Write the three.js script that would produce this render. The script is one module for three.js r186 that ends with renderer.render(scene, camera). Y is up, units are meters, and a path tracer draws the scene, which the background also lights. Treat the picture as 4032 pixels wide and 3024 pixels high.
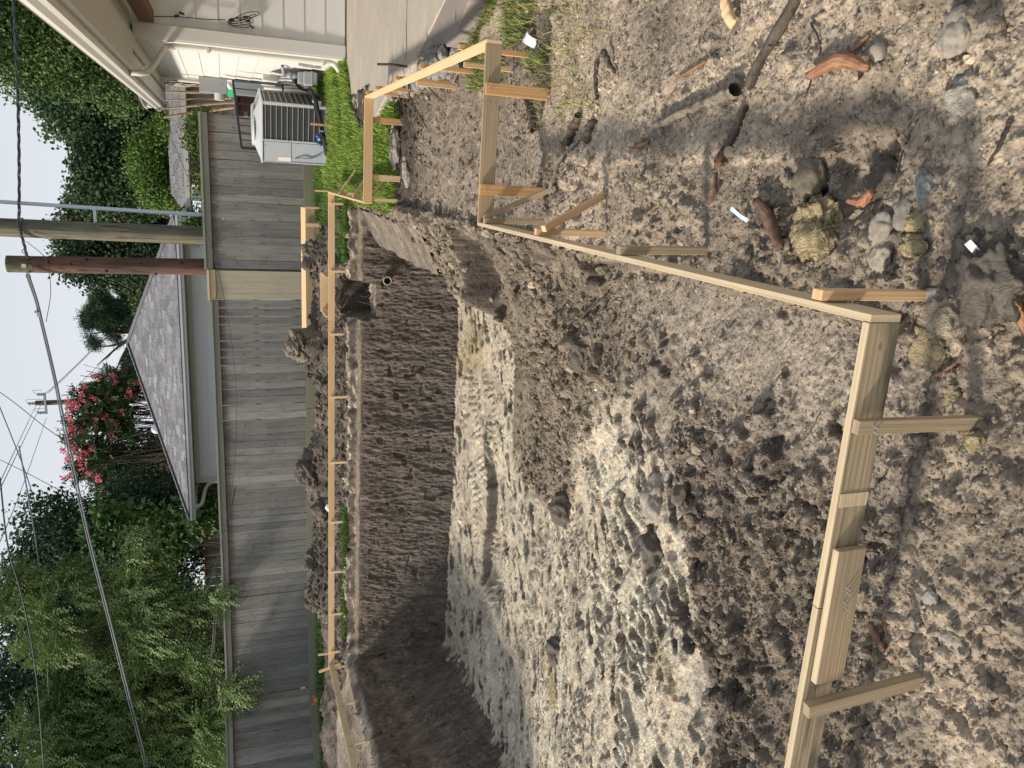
import * as THREE from 'three';
import { RoundedBoxGeometry } from 'three/addons/geometries/RoundedBoxGeometry.js';
import { mergeGeometries, mergeVertices } from 'three/addons/utils/BufferGeometryUtils.js';

// ---------- camera (phone held upright; the picture file lies on its side) ----------
const W = 1024, Hh = 768;
const scene = new THREE.Scene();
const camera = new THREE.PerspectiveCamera(52.73, W / Hh, 0.05, 400);
const EYE = 1.6;
{
  const yaw = THREE.MathUtils.degToRad(15.7), pitch = Math.atan((2016 - 905) / 3050), roll = 0.035;
  const cy = Math.cos(yaw), sy = Math.sin(yaw), cp = Math.cos(pitch), sp = Math.sin(pitch);
  const R = new THREE.Vector3(cy, 0, -sy), U = new THREE.Vector3(-sp * sy, cp, -sp * cy);
  const c = Math.cos(roll), s = Math.sin(roll);
  const A = R.clone().multiplyScalar(c).addScaledVector(U, -s), B = R.clone().multiplyScalar(s).addScaledVector(U, c);
  const m = new THREE.Matrix4().makeBasis(B.clone().negate(), A, new THREE.Vector3().crossVectors(B.clone().negate(), A));
  camera.quaternion.setFromRotationMatrix(m);
  camera.position.set(0, EYE, 0);
}
// ---------- sky: bright summer haze ----------
const SUN_AZ = 13, SUN_EL = 34;   // degrees: from the left, a little from the front
const sunDir = new THREE.Vector3(-Math.cos(SUN_AZ * Math.PI / 180) * Math.cos(SUN_EL * Math.PI / 180), Math.sin(SUN_EL * Math.PI / 180), Math.sin(SUN_AZ * Math.PI / 180) * Math.cos(SUN_EL * Math.PI / 180));
{
  const w = 256, h = 128, d = new Float32Array(w * h * 4);
  for (let j = 0; j < h; j++) for (let i = 0; i < w; i++) {
    const el = ((j + 0.5) / h - 0.5) * Math.PI, az = ((i + 0.5) / w - 0.5) * 2 * Math.PI;
    const v = new THREE.Vector3(Math.cos(el) * Math.cos(az), Math.sin(el), Math.cos(el) * Math.sin(az));
    const k = Math.max(0, v.y), t = Math.pow(k, 0.6);
    const g = Math.max(0, v.dot(sunDir)), glow = 0.35 * Math.pow(g, 6) + 0.7 * Math.pow(g, 40);
    const q = (j * w + i) * 4;
    d[q] = 0.9 - 0.4 * t + glow; d[q + 1] = 0.92 - 0.34 * t + glow * 0.96; d[q + 2] = 0.935 - 0.24 * t + glow * 0.88; d[q + 3] = 1;
    if (v.y < 0) { d[q] = 0.3; d[q + 1] = 0.29; d[q + 2] = 0.26; }
  }
  const tx = new THREE.DataTexture(d, w, h, THREE.RGBAFormat, THREE.FloatType);
  tx.mapping = THREE.EquirectangularReflectionMapping; tx.magFilter = THREE.LinearFilter; tx.minFilter = THREE.LinearFilter; tx.needsUpdate = true;
  scene.background = tx; scene.environment = tx; scene.backgroundIntensity = 1; scene.environmentIntensity = 1;
}
const sun = new THREE.DirectionalLight(new THREE.Color(1, 0.9, 0.77), 5.2);
sun.position.copy(sunDir).multiplyScalar(40).add(new THREE.Vector3(-3, 0, -8)); sun.target.position.set(-3, 0, -8);
sun.castShadow = true; sun.shadow.radius = 11; sun.shadow.mapSize.set(4096, 4096);
Object.assign(sun.shadow.camera, { left: -24, right: 24, top: 24, bottom: -24, near: 1, far: 90 });
scene.add(sun, sun.target);
const renderer = new THREE.WebGLRenderer({ antialias: true });
renderer.setSize(W, Hh); renderer.shadowMap.enabled = true;
renderer.toneMapping = THREE.LinearToneMapping; renderer.toneMappingExposure = 1.0;

// ---------- helpers ----------
function rng(seed) { let a = seed >>> 0; return () => { a = (a + 0x6D2B79F5) | 0; let t = Math.imul(a ^ (a >>> 15), 1 | a); t = (t + Math.imul(t ^ (t >>> 7), 61 | t)) ^ t; return ((t ^ (t >>> 14)) >>> 0) / 4294967296; }; }
const V3 = (x, y, z) => new THREE.Vector3(x, y, z);
const taken = {};
function numbered(n) { const k = taken[n] || 0; taken[n] = k + 1; return k ? n + '_' + String(k).padStart(3, '0') : n; }
function tag(o, label, category, group, kind) { if (label) o.userData.label = label; if (category) o.userData.category = category; if (group) o.userData.group = group; if (kind) o.userData.kind = kind; return o; }
function shadows(m) { m.castShadow = true; m.receiveShadow = true; return m; }
function thing(name, label, category, pos = [0, 0, 0], turn = 0, group) {
  const o = new THREE.Group(); o.name = numbered(name); o.position.set(...pos); o.rotation.y = turn; scene.add(o);
  return tag(o, label, category, group);
}
function mesh(name, geo, mat, parent, kind) {
  const m = shadows(new THREE.Mesh(Array.isArray(geo) ? mergeGeometries(geo.map(g => g.index ? g.toNonIndexed() : g)) : geo, mat));
  m.name = parent ? name : numbered(name); (parent || scene).add(m); if (kind) m.userData.kind = kind; return m;
}
// hash noise
function h2(x, y, s) { let n = Math.imul(x | 0, 374761393) + Math.imul(y | 0, 668265263) + Math.imul(s | 0, 982451653); n = Math.imul(n ^ (n >>> 13), 1274126177); return ((n ^ (n >>> 16)) >>> 0) / 4294967296; }
function vn(x, y, s) { const xi = Math.floor(x), yi = Math.floor(y); let fx = x - xi, fy = y - yi; fx = fx * fx * (3 - 2 * fx); fy = fy * fy * (3 - 2 * fy);
  const a = h2(xi, yi, s), b = h2(xi + 1, yi, s), c = h2(xi, yi + 1, s), d = h2(xi + 1, yi + 1, s); return (a + (b - a) * fx + (c - a) * fy + (a - b - c + d) * fx * fy) * 2 - 1; }
function fbm(x, y, s, o = 4) { let a = 1, t = 0, n = 0; for (let i = 0; i < o; i++) { t += a * vn(x, y, s + i * 7); n += a; a *= 0.5; x = x * 2.03 + 1.7; y = y * 2.03 + 3.1; } return t / n; }
const ss = (a, b, x) => { const t = Math.min(1, Math.max(0, (x - a) / (b - a))); return t * t * (3 - 2 * t); };
const clamp = (x, a, b) => Math.min(b, Math.max(a, x));
const lerp = (a, b, t) => a + (b - a) * t;
function pw(tab, x) { if (x <= tab[0][0]) return tab[0][1]; for (let i = 1; i < tab.length; i++) if (x <= tab[i][0]) { const t = (x - tab[i - 1][0]) / (tab[i][0] - tab[i - 1][0]); return lerp(tab[i - 1][1], tab[i][1], t); } return tab[tab.length - 1][1]; }
// a texture from a function of pixel -> [r,g,b] linear or grey height
function tex(w, h, fn, srgb = true, repeat = true) {
  const d = new Uint8Array(w * h * 4); const enc = v => Math.round(255 * clamp(srgb ? (v <= 0.0031308 ? v * 12.92 : 1.055 * Math.pow(v, 1 / 2.4) - 0.055) : v, 0, 1));
  for (let j = 0; j < h; j++) for (let i = 0; i < w; i++) { const c = fn(i, j); const q = (j * w + i) * 4; if (typeof c === 'number') d[q] = d[q + 1] = d[q + 2] = enc(c); else { d[q] = enc(c[0]); d[q + 1] = enc(c[1]); d[q + 2] = enc(c[2]); } d[q + 3] = 255; }
  const t = new THREE.DataTexture(d, w, h, THREE.RGBAFormat); t.magFilter = THREE.LinearFilter; t.minFilter = THREE.LinearMipmapLinearFilter; t.generateMipmaps = true;
  if (repeat) t.wrapS = t.wrapT = THREE.RepeatWrapping; if (srgb) t.colorSpace = THREE.SRGBColorSpace; t.anisotropy = 8; t.needsUpdate = true; return t;
}
// periodic noise for tiling textures
function pn(x, y, per, s) { const xi = Math.floor(x), yi = Math.floor(y); let fx = x - xi, fy = y - yi; fx = fx * fx * (3 - 2 * fx); fy = fy * fy * (3 - 2 * fy);
  const m = (v, p) => ((v % p) + p) % p, X0 = m(xi, per[0]), X1 = m(xi + 1, per[0]), Y0 = m(yi, per[1]), Y1 = m(yi + 1, per[1]);
  const a = h2(X0, Y0, s), b = h2(X1, Y0, s), c = h2(X0, Y1, s), d = h2(X1, Y1, s); return (a + (b - a) * fx + (c - a) * fy + (a - b - c + d) * fx * fy) * 2 - 1; }
function pf(u, v, fx, fy, s, o = 4) { let a = 1, t = 0, n = 0; for (let i = 0; i < o; i++) { t += a * pn(u * fx, v * fy, [fx, fy], s + i * 5); n += a; a *= 0.55; fx *= 2; fy *= 2; } return t / n; }
const std = (o) => new THREE.MeshStandardMaterial({ roughness: 0.9, ...o });
const lin = (r, g, b) => new THREE.Color().setRGB(r, g, b);
function at(geo, x, y, z, rx = 0, ry = 0, rz = 0) { const m = new THREE.Matrix4().makeRotationFromEuler(new THREE.Euler(rx, ry, rz)); m.setPosition(x, y, z); geo.applyMatrix4(m); return geo; }
const box = (x, y, z, px = 0, py = 0, pz = 0) => new THREE.BoxGeometry(x, y, z).translate(px, py, pz).toNonIndexed();
function rbox(x, y, z, c = 0.002) { const g = new RoundedBoxGeometry(x, y, z, 1, c); return g.index ? g.toNonIndexed() : g; }
// uv of a board in metres: v along its long axis
function boardUV(g, axis, ou, ov, su = 1, sv = 1, sideShift = 0, sideAxis = -1) {
  const p = g.attributes.position, n = g.attributes.normal, uv = new Float32Array(p.count * 2);
  for (let i = 0; i < p.count; i++) {
    const P = [p.getX(i), p.getY(i), p.getZ(i)], N = [Math.abs(n.getX(i)), Math.abs(n.getY(i)), Math.abs(n.getZ(i))];
    let dom = 0; if (N[1] > N[dom]) dom = 1; if (N[2] > N[dom]) dom = 2;
    let a = [0, 1, 2].filter(k => k !== axis && k !== dom)[0]; if (dom === axis) a = (axis + 1) % 3;
    const b = dom === axis ? (axis + 2) % 3 : axis;
    uv[2 * i] = ou + P[a] * su + (dom === sideAxis ? sideShift : 0); uv[2 * i + 1] = ov + P[b] * (dom === axis ? 0.15 : sv);
  }
  g.setAttribute('uv', new THREE.BufferAttribute(uv, 2)); return g;
}
function tube(pts, r, seg = 24, rad = 7, taper = null) {
  const c = new THREE.CatmullRomCurve3(pts); const g = new THREE.TubeGeometry(c, seg, r, rad, false);
  if (taper) { const p = g.attributes.position; for (let i = 0; i <= seg; i++) { const q = c.getPointAt(i / seg), k = taper(i / seg); for (let j = 0; j <= rad; j++) { const n = i * (rad + 1) + j; p.setXYZ(n, q.x + (p.getX(n) - q.x) * k, q.y + (p.getY(n) - q.y) * k, q.z + (p.getZ(n) - q.z) * k); } } g.computeVertexNormals(); }
  return g.toNonIndexed();
}
function sag(a, b, s, n = 10) { const o = []; for (let i = 0; i <= n; i++) { const t = i / n; o.push(V3(lerp(a[0], b[0], t), lerp(a[1], b[1], t) - s * 4 * t * (1 - t), lerp(a[2], b[2], t))); } return o; }
// ---------- terrain ----------
// H-BEGIN
const MOUND = [[-13.5, 0.22], [-12, 0.2], [-10.4, 0.19], [-9.45, 0.27], [-8.7, 0.12], [-8, 0.17], [-7.3, 0.42], [-6.5, 0.5], [-5.9, 0.42], [-5.3, 0.44], [-4.75, 0.57], [-4.2, 0.36], [-3.7, 0.38], [-3.1, 0.45], [-2.68, 0.57], [-2.3, 0.36], [-1.9, 0.33], [-1.3, 0.43], [-0.9, 0.22], [-0.55, 0.02], [-0.4, 0]];
const TRACKS = [ // tracked-digger runs on the clay: polyline (x,z), half width
  [[[-0.87, -2.81], [-1.18, -3.24], [-1.72, -3.94], [-2.25, -4.6], [-2.82, -5.27], [-3.68, -5.81]], 0.17],
  [[[-1.6, -2.68], [-2.19, -3.0], [-2.62, -3.07], [-3.4, -3.33], [-4.6, -3.6]], 0.2],
  [[[-1.34, -2.96], [-1.79, -3.34], [-2.43, -3.76], [-3.01, -3.95], [-3.97, -4.39], [-5.5, -5]], 0.18],
  [[[-2.0, -2.3], [-2.6, -2.5], [-3.3, -2.75], [-4.4, -3.0]], 0.17],
  [[[-3.4, -6.6], [-4.4, -7.0], [-5.6, -7.4]], 0.22],
  [[[-2.6, -9.9], [-3.22, -9.75], [-4.23, -9.1], [-5.15, -8.8], [-6.3, -8.3]], 0.36],
  [[[-2.2, -9.2], [-2.9, -8.95], [-3.6, -8.7]], 0.22],
];
function trackAt(x, z) { // returns [depth mask, along]
  let best = 9, al = 0, bw = 1;
  for (const [pl, hw] of TRACKS) { let acc = 0; for (let i = 1; i < pl.length; i++) { const ax = pl[i - 1][0], az = pl[i - 1][1], dx = pl[i][0] - ax, dz = pl[i][1] - az, L = Math.hypot(dx, dz); let t = ((x - ax) * dx + (z - az) * dz) / (L * L); t = clamp(t, 0, 1); const d = Math.hypot(x - ax - dx * t, z - az - dz * t) / hw; if (d < best) { best = d; al = acc + t * L; bw = hw; } acc += L; } }
  return [1 - ss(0.8, 1.05, best), al, best * bw];
}
function clayMask(x, z) { // pale smooth clay of the dug floor
  const edge = pw([[-11, -0.6], [-8.3, -1.0], [-8.0, -3.3], [-7.34, -3.4], [-5.96, -3.0], [-5.2, -2.5], [-4.28, -1.75], [-3.89, -1.35], [-3.24, -1.15], [-2.7, -1.25], [-2.45, -1.75], [-2.16, -2.3], [-1.9, -3.2], [-1, -4]], z);
  return ss(0.28, -0.12, x - edge + 0.3 * fbm(x * 2.3, z * 2.3, 31, 3));
}
function roughness(x, z) { // how cloddy: 0 smooth .. 1 heaps of clods
  if (z < -10.9) return x < -0.5 ? (z > -14 ? 0.95 : 0.4) : 0.12;
  if (x > -0.33) { // outside right
    if (z < -4.3 && x < 0.75) return 0.16 + 0.3 * ss(-6.8, -8.0, z);
    return clamp(lerp(0.42, 0.14, ss(-0.2, 0.35, x)) + 0.25 * ss(-2.0, -1.4, z) * ss(0.3, 0.0, x) + 0.55 * fbm(x * 2.3, z * 2.3, 41, 3), 0.02, 0.85);
  }
  if (z > -1.45) return 0.42 + 0.55 * fbm(x * 2.4, z * 2.4, 43, 3) - 0.5 * ss(-1.05, -0.9, z + 0.18 * fbm(x * 3, z * 3, 5, 2));
  const c = clayMask(x, z), nearR = ss(-0.95, -0.45, x) * ss(-3.4, -2.6, z);
  const deep = ss(-7.1, -7.6, z) * ss(-3.4, -2.9, x);
  return clamp(lerp(lerp(0.78 - 0.55 * nearR + 0.6 * fbm(x * 1.8, z * 1.8, 42, 3), 0.3, deep), 0.08, c), 0.03, 1);
}
function baseH(x, z) {
  let h = lerp(-0.1, 0, ss(-8.6, -9.6, z)) - 0.035 * ss(-1.4, -2.6, z) * ss(-8.5, -7.5, z);
  if (x > -0.33 && x < 1.3 && z < -4.3) h -= 0.04 * ss(-8.5, -8.2, z);
  h += 0.03 * fbm(x * 0.8, z * 0.8, 11, 3);
  if (z < -11.1 && z > -14.3) h += pw(MOUND, x) * 0.95 * Math.exp(-Math.pow((z + 12.35 + 0.15 * Math.sin(x * 2.1)) / 0.62, 2)) * (0.9 + 0.35 * fbm(x * 3, z * 3, 17, 3));
  // left of the far-left form a low bank
  if (x < -7.7) h += 0.18 * ss(-7.75, -8.3, x) * ss(-12, -10.6, z) * (0.7 + 0.6 * fbm(x * 2, z * 2, 19, 3));
  return h;
}
function floorH(x, z) {
  const t = clamp((-z - 1.45) / 6.6, 0, 1), S = t * t * (3 - 2 * t);
  return -0.13 - 1.37 * S * (1 - 0.52 * ss(-2.6, -0.75, x) * ss(-8.2, -6.6, z)) + 0.03 * fbm(x * 0.9, z * 0.9, 23, 3);
}
function macroH(x, z) {
  const wx = x + 0.05 * fbm(x * 2.5 + 9, z * 2.5, 51, 3), wz = z + 0.045 * fbm(x * 2.2, z * 0.8, 52, 3);
  let h = baseH(x, z);
  // slab bed and trench left of the slab
  if (wx < -0.36 && wz > -11.02 && wz < -1.42 && wx > -7.62) {
    let f = floorH(x, z);
    // right bank
    let fr;
    if (z < -7.0) fr = pw([[-1.16, -3], [-1.02, -1.15], [-0.9, -0.34], [-0.6, -0.2], [-0.44, -0.08]], wx);
    else fr = pw([[-1.9, -3], [-1.5, -0.62], [-0.8, -0.42], [-0.45, -0.2], [-0.36, -0.14]], wx) - 0.2 * ss(-3.6, -5.2, z) * ss(-0.36, -0.5, wx);
    if (z > -3.8) fr = -3 + 0 * fr;
    // cut bench left of the raised pad
    const blk = ss(-1.22, -1.02, wx + 0.05 * fbm(z * 4, x * 4, 53, 2)) * ss(-7.75, -7.15, wz);
    if (wz < -6.36) { fr = Math.max(z < -7 ? fr : -3, lerp(f, lerp(-0.38, -0.22, ss(-1.05, -0.4, wx)), blk)); if (z >= -7.0) fr = Math.max(fr, lerp(f, pw([[-1.05, -0.36], [-0.36, -0.16]], wx), blk)); }
    else if (wz < -6.3) fr = lerp(fr, lerp(f, -0.3, blk), ss(-6.3, -6.36, wz));
    const ff = pw([[-11.02, -0.02], [-10.99, -0.02], [-10.93, -0.12], [-10.8, -0.16], [-10.74, -0.3], [-10.5, -1.05], [-10.36, -1.43], [-10.2, -1.52], [-10.1, -3]], wz);
    const lw = wx + 0.1 * fbm(z * 1.3, x * 1.3, 54, 3);
    const fl = pw([[-7.62, 0.0], [-7.5, -0.12], [-7.32, -0.75], [-7.25, -0.95], [-7.1, -1.4], [-6.95, -1.53], [-6.85, -3]], lw);
    h = Math.min(0.05, Math.max(f, fr, ff, fl));
  }
  // equipment niche in the far bank
  if (x > -1.99 && x < -1.48 && z > -11.4 && z < -10.6) { const e = Math.min(ss(-1.99, -1.97, x), ss(-1.48, -1.5, x), ss(-11.4, -11.38, z)); h = Math.min(h, lerp(h, -0.34, e)); }
  // hollow in the floor, stump holes
  const hol = ss(0, 0.05, 0.42 * (1 + 0.25 * fbm(z * 2, x * 2, 55, 2)) - Math.abs(z + 8.52)) * ss(-5.4, -5.1, x) * ss(-3.2, -3.8, x); h -= 0.14 * hol;
  h -= 0.12 * Math.exp(-(Math.pow((x - 0.12) / 0.16, 2) + Math.pow((z + 1.83) / 0.12, 2)));
  h -= 0.09 * Math.exp(-(Math.pow((x + 0.32) / 0.2, 2) + Math.pow((z + 1.22) / 0.08, 2)));
  h -= 0.1 * Math.exp(-(Math.pow((x + 1.72) / 0.13, 2) + Math.pow((z + 3.05) / 0.2, 2)));
  return h;
}
// H-END
function clods(x, z, cell, seed, dens, ht) {
  const cx = Math.floor(x / cell), cz = Math.floor(z / cell); let m = 0;
  for (let i = -1; i <= 1; i++) for (let j = -1; j <= 1; j++) {
    const gx = cx + i, gz = cz + j, r0 = h2(gx, gz, seed); if (r0 > dens) continue;
    const px = (gx + 0.15 + 0.7 * h2(gx, gz, seed + 1)) * cell, pz = (gz + 0.15 + 0.7 * h2(gx, gz, seed + 2)) * cell;
    const r = cell * (0.2 + 0.42 * h2(gx, gz, seed + 3)), a = h2(gx, gz, seed + 4) * 3.14, ca = Math.cos(a), sa = Math.sin(a);
    let dx = x - px, dz = z - pz; const ux = (dx * ca + dz * sa) / r, uz = (-dx * sa + dz * ca) / (r * (0.6 + 0.4 * h2(gx, gz, seed + 5)));
    const q = Math.max(Math.abs(ux) * 0.6 + Math.abs(uz) * 0.55, Math.hypot(ux, uz)); // lumpy facets
    if (q < 1) { const hh = r * ht * Math.min(1, Math.sqrt(1 - q * q) * 1.25) * (1 + 0.5 * (ux * (h2(gx, gz, seed + 6) - 0.5) + uz * (h2(gx, gz, seed + 7) - 0.5))); if (hh > m) m = hh; }
  }
  return m;
}
const FWD = [-Math.sin(15.7 * Math.PI / 180), -Math.cos(15.7 * Math.PI / 180)], RGT = [Math.cos(15.7 * Math.PI / 180), -Math.sin(15.7 * Math.PI / 180)];
const terr = (v, k, e = 0.62) => { const q = v * k, f = Math.floor(q); return (f + ss(e, 1, q - f)) / k; };
function fullH(x, z, D) {
  const m = macroH(x, z); let R = roughness(x, z); const tr = trackAt(x, z), clay = clayMask(x, z);
  const inPit = x < -0.4 && x > -7.3 && z < -1.5 && z > -10.3, slab = x > 0.95 && z < -5.4;
  if (slab) return Math.min(m, -0.16);
  const px = x + 0.014 * vn(x * 34, z * 34, 61) + 0.006 * vn(x * 90, z * 90, 60), pz = z + 0.014 * vn(x * 34 + 5, z * 34, 62) + 0.006 * vn(x * 90 + 4, z * 90, 59);
  let d = 0;
  const keep = inPit ? 1 - tr[0] * 0.85 * ss(0.2, 0.7, clay + 0.3) : 1; R *= keep;
  const bigD = clamp(R * R * (0.35 + 0.9 * ss(-0.25, 0.4, fbm(x * 1.6, z * 1.6, 72, 2))), 0, 0.8);
  const big = clods(px, pz, 0.12, 71, bigD, 0.62), mid = clods(px, pz, 0.062, 81, 0.85 * R, 0.72), sm = clods(px, pz, 0.033, 91, 0.3 + 0.65 * R, 0.75);
  d += Math.max(big, mid * 0.9, sm * (0.4 + 0.6 * R));
  if (D < 6.5) d += clods(px, pz, 0.0165, 101, 0.6, 0.8) * (0.55 + 0.5 * R);
  if (D < 3.2) d += clods(x, z, 0.0085, 111, 0.6, 0.7) * 0.7;
  const t1 = fbm(x * 13, z * 13, 63, 4), t2 = fbm(x * 30 + 2, z * 30, 58, 3);
  d += (0.004 + 0.03 * R) * terr(t1, 4.5) + (0.004 + 0.012 * R) * terr(t2, 3) + 0.04 * R * fbm(x * 3.3, z * 3.3, 66, 3) + 0.012 * (1 - R) * fbm(x * 5, z * 5, 57, 3);
  const crk = Math.abs(fbm(x * 6 + 3, z * 6, 64, 3)); d -= 0.03 * R * ss(0.06, 0, crk) + 0.006 * ss(0.035, 0, Math.abs(fbm(x * 11, z * 11, 56, 2))) * (1 - R);
  d -= 0.05 * R * ss(0.42, 0.62, fbm(x * 5.1, z * 5.1, 55, 2));
  if (inPit) { // cleat marks and scraped grooves
    const w = tr[1] + 0.02 * fbm(x * 2.5, z * 2.5, 65, 2) + 0.012 * vn(x * 16, z * 16, 50) + 0.05 * tr[2];
    const s = Math.sin(w * 2 * Math.PI / 0.088), brk = ss(-0.3, 0.05, fbm(x * 4.5, z * 4.5, 67, 2)) * (0.75 + 0.4 * vn(x * 21, z * 21, 53));
    d += tr[0] * (0.046 * ss(-0.15, 0.2, s) * brk - 0.03);
    const sc = clay * (1 - tr[0]); // scrapes run away from the camera to the left
    const u = x * 0.9 - z * 0.43, v = x * 0.43 + z * 0.9;
    d += sc * 0.03 * terr(fbm(v * 17, u * 3.2, 68, 3), 3.5, 0.5) + sc * 0.012 * terr(fbm(v * 40, u * 7, 69, 2), 2.5, 0.5);
    d -= sc * 0.05 * ss(0.4, 0.55, vn(v * 15 + 3, u * 5, 70)) + sc * 0.03 * ss(0.55, 0.7, vn(x * 15, z * 15, 54));
  }
  return m + d;
}
const soilDetail = (() => { const N = 512; return tex(N, N, (i, j) => { const u = i / N, v = j / N; const a = pf(u, v, 6, 6, 5, 6), b = pf(u, v, 40, 40, 9, 3), c = pf(u, v, 90, 90, 15, 2); let k = 0.8 + 0.26 * a + 0.3 * b + (c > 0.5 ? 0.45 : 0) - (c < -0.42 ? 0.35 : 0); return [k, k * 0.985, k * 0.97]; }); })();
const soilBump = (() => { const N = 512; return tex(N, N, (i, j) => { const u = i / N, v = j / N; const q = pf(u, v, 40, 40, 25, 3); return 0.45 + 0.2 * pf(u, v, 16, 16, 27, 3) + 0.22 * (Math.floor(q * 3) / 3) + 0.2 * pf(u, v, 110, 110, 29, 2); }, false); })();
const groundMat = std({ vertexColors: true, map: soilDetail, bumpMap: soilBump, bumpScale: 0.012, roughness: 0.95 });
function soilColor(x, z, h, ny, d, out) {
  const n1 = fbm(x * 1.1, z * 1.1, 121, 4), n2 = fbm(x * 6, z * 6, 122, 3), n3 = vn(x * 60, z * 60, 123);
  let r = 0.26, g = 0.215, b = 0.165; // dry loose soil
  let dark = 0; const R = roughness(x, z);
  const inPit = x < -0.36 && x > -7.62 && z < -1.42 && z > -11.02;
  if (inPit) {
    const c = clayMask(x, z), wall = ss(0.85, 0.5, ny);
    const dry = ss(-0.2, 0.5, n1 + 0.3);
    r = lerp(0.23, 0.54, c) * (0.85 + 0.25 * dry); g = lerp(0.186, 0.462, c) * (0.85 + 0.25 * dry); b = lerp(0.14, 0.362, c) * (0.84 + 0.22 * dry);
    const nr = (1 - c) * ss(-1.3, -0.5, x) * ss(-4, -2.6, z); r = lerp(r, 0.32, nr); g = lerp(g, 0.268, nr); b = lerp(b, 0.212, nr);
    const ye = ss(0.35, 0.6, fbm(x * 0.9 + 4, z * 0.9, 124, 3)) * c; r = lerp(r, 0.42, ye); g = lerp(g, 0.34, ye); b = lerp(b, 0.2, ye);
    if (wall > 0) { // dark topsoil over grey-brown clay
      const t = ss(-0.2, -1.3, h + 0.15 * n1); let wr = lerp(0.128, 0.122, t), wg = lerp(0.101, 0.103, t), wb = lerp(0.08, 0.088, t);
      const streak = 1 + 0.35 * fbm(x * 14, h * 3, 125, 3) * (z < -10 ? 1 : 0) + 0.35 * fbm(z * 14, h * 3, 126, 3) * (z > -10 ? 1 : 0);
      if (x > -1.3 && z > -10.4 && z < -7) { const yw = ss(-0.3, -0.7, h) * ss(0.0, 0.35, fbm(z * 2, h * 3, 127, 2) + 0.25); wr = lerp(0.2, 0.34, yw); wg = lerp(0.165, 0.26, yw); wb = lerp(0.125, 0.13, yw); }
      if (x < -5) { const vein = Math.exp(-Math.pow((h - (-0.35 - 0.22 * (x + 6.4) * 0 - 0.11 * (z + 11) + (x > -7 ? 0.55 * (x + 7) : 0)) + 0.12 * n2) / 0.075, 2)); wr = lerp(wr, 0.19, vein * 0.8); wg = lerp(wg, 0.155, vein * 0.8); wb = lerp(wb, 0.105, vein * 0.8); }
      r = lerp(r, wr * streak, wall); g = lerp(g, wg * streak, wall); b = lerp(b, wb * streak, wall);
    }
    if (z < -10.75 && z > -10.92 && ny > 0.6) { r = 0.24; g = 0.19; b = 0.135; }
  } else if (z < -10.9) { r = 0.13; g = 0.105; b = 0.082; const k = 0.75 + 0.6 * ss(-0.3, 0.5, n2 + n1); r *= k; g *= k; b *= k; if (x > -0.5) { r = 0.09; g = 0.085; b = 0.05; } }
  else if (x > -0.33 && x < 0.95 && z < -4.35) { const dk = ss(-7.0, -8.1, z) + 0.6 * ss(0.15, 0.5, n1); r = lerp(0.27, 0.08, clamp(dk, 0, 1)); g = lerp(0.22, 0.065, clamp(dk, 0, 1)); b = lerp(0.17, 0.052, clamp(dk, 0, 1)); }
  else { // foreground outside the forms
    const dry = ss(-0.3, 0.5, n1 + 0.25 * n2 + 0.5 * (x > 0.1 ? 0.8 : -0.2)); r = lerp(0.26, 0.45, dry); g = lerp(0.212, 0.365, dry); b = lerp(0.16, 0.272, dry);
    if (z > -1.0) { const k = ss(-1.0, -0.8, z); r = lerp(r, 0.42, k); g = lerp(g, 0.365, k); b = lerp(b, 0.3, k); }
  }
  const grit = 1 + 0.2 * n2 + 0.2 * n3 + 0.16 * vn(x * 130, z * 130, 129); dark = ss(0.15, 0.6, fbm(x * 10, z * 10, 128, 3)) * 0.55 * R;
  const k = grit * (1 - dark);
  out[0] = clamp(r * k, 0.02, 0.6); out[1] = clamp(g * k, 0.02, 0.6); out[2] = clamp(b * k, 0.015, 0.6);
}
function sheet(rows, cols, P, heightFn) { // P(i,j) -> [x,z]
  const n = rows * cols, pos = new Float32Array(n * 3), uv = new Float32Array(n * 2), col = new Float32Array(n * 3), c = [0, 0, 0];
  for (let i = 0; i < rows; i++) for (let j = 0; j < cols; j++) { const [x, z, D] = P(i, j), k = i * cols + j; pos[3 * k] = x; pos[3 * k + 1] = heightFn(x, z, D); pos[3 * k + 2] = z; uv[2 * k] = (x + 0.35 * pos[3 * k + 1]) / 0.9; uv[2 * k + 1] = (z - 0.8 * pos[3 * k + 1]) / 0.9; }
  const g = new THREE.BufferGeometry(); g.setAttribute('position', new THREE.BufferAttribute(pos, 3)); g.setAttribute('uv', new THREE.BufferAttribute(uv, 2));
  return { g, pos, col, rows, cols };
}
const fan = D => 0.52 * D + 0.65;
const ROWD = []; { let D = 0.5; while (D < 15.6) { ROWD.push(D); D += D < 6 ? Math.max(0.0045, 0.0036 * D) : D < 12.6 ? 0.0175 : 0.05; } }
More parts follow.
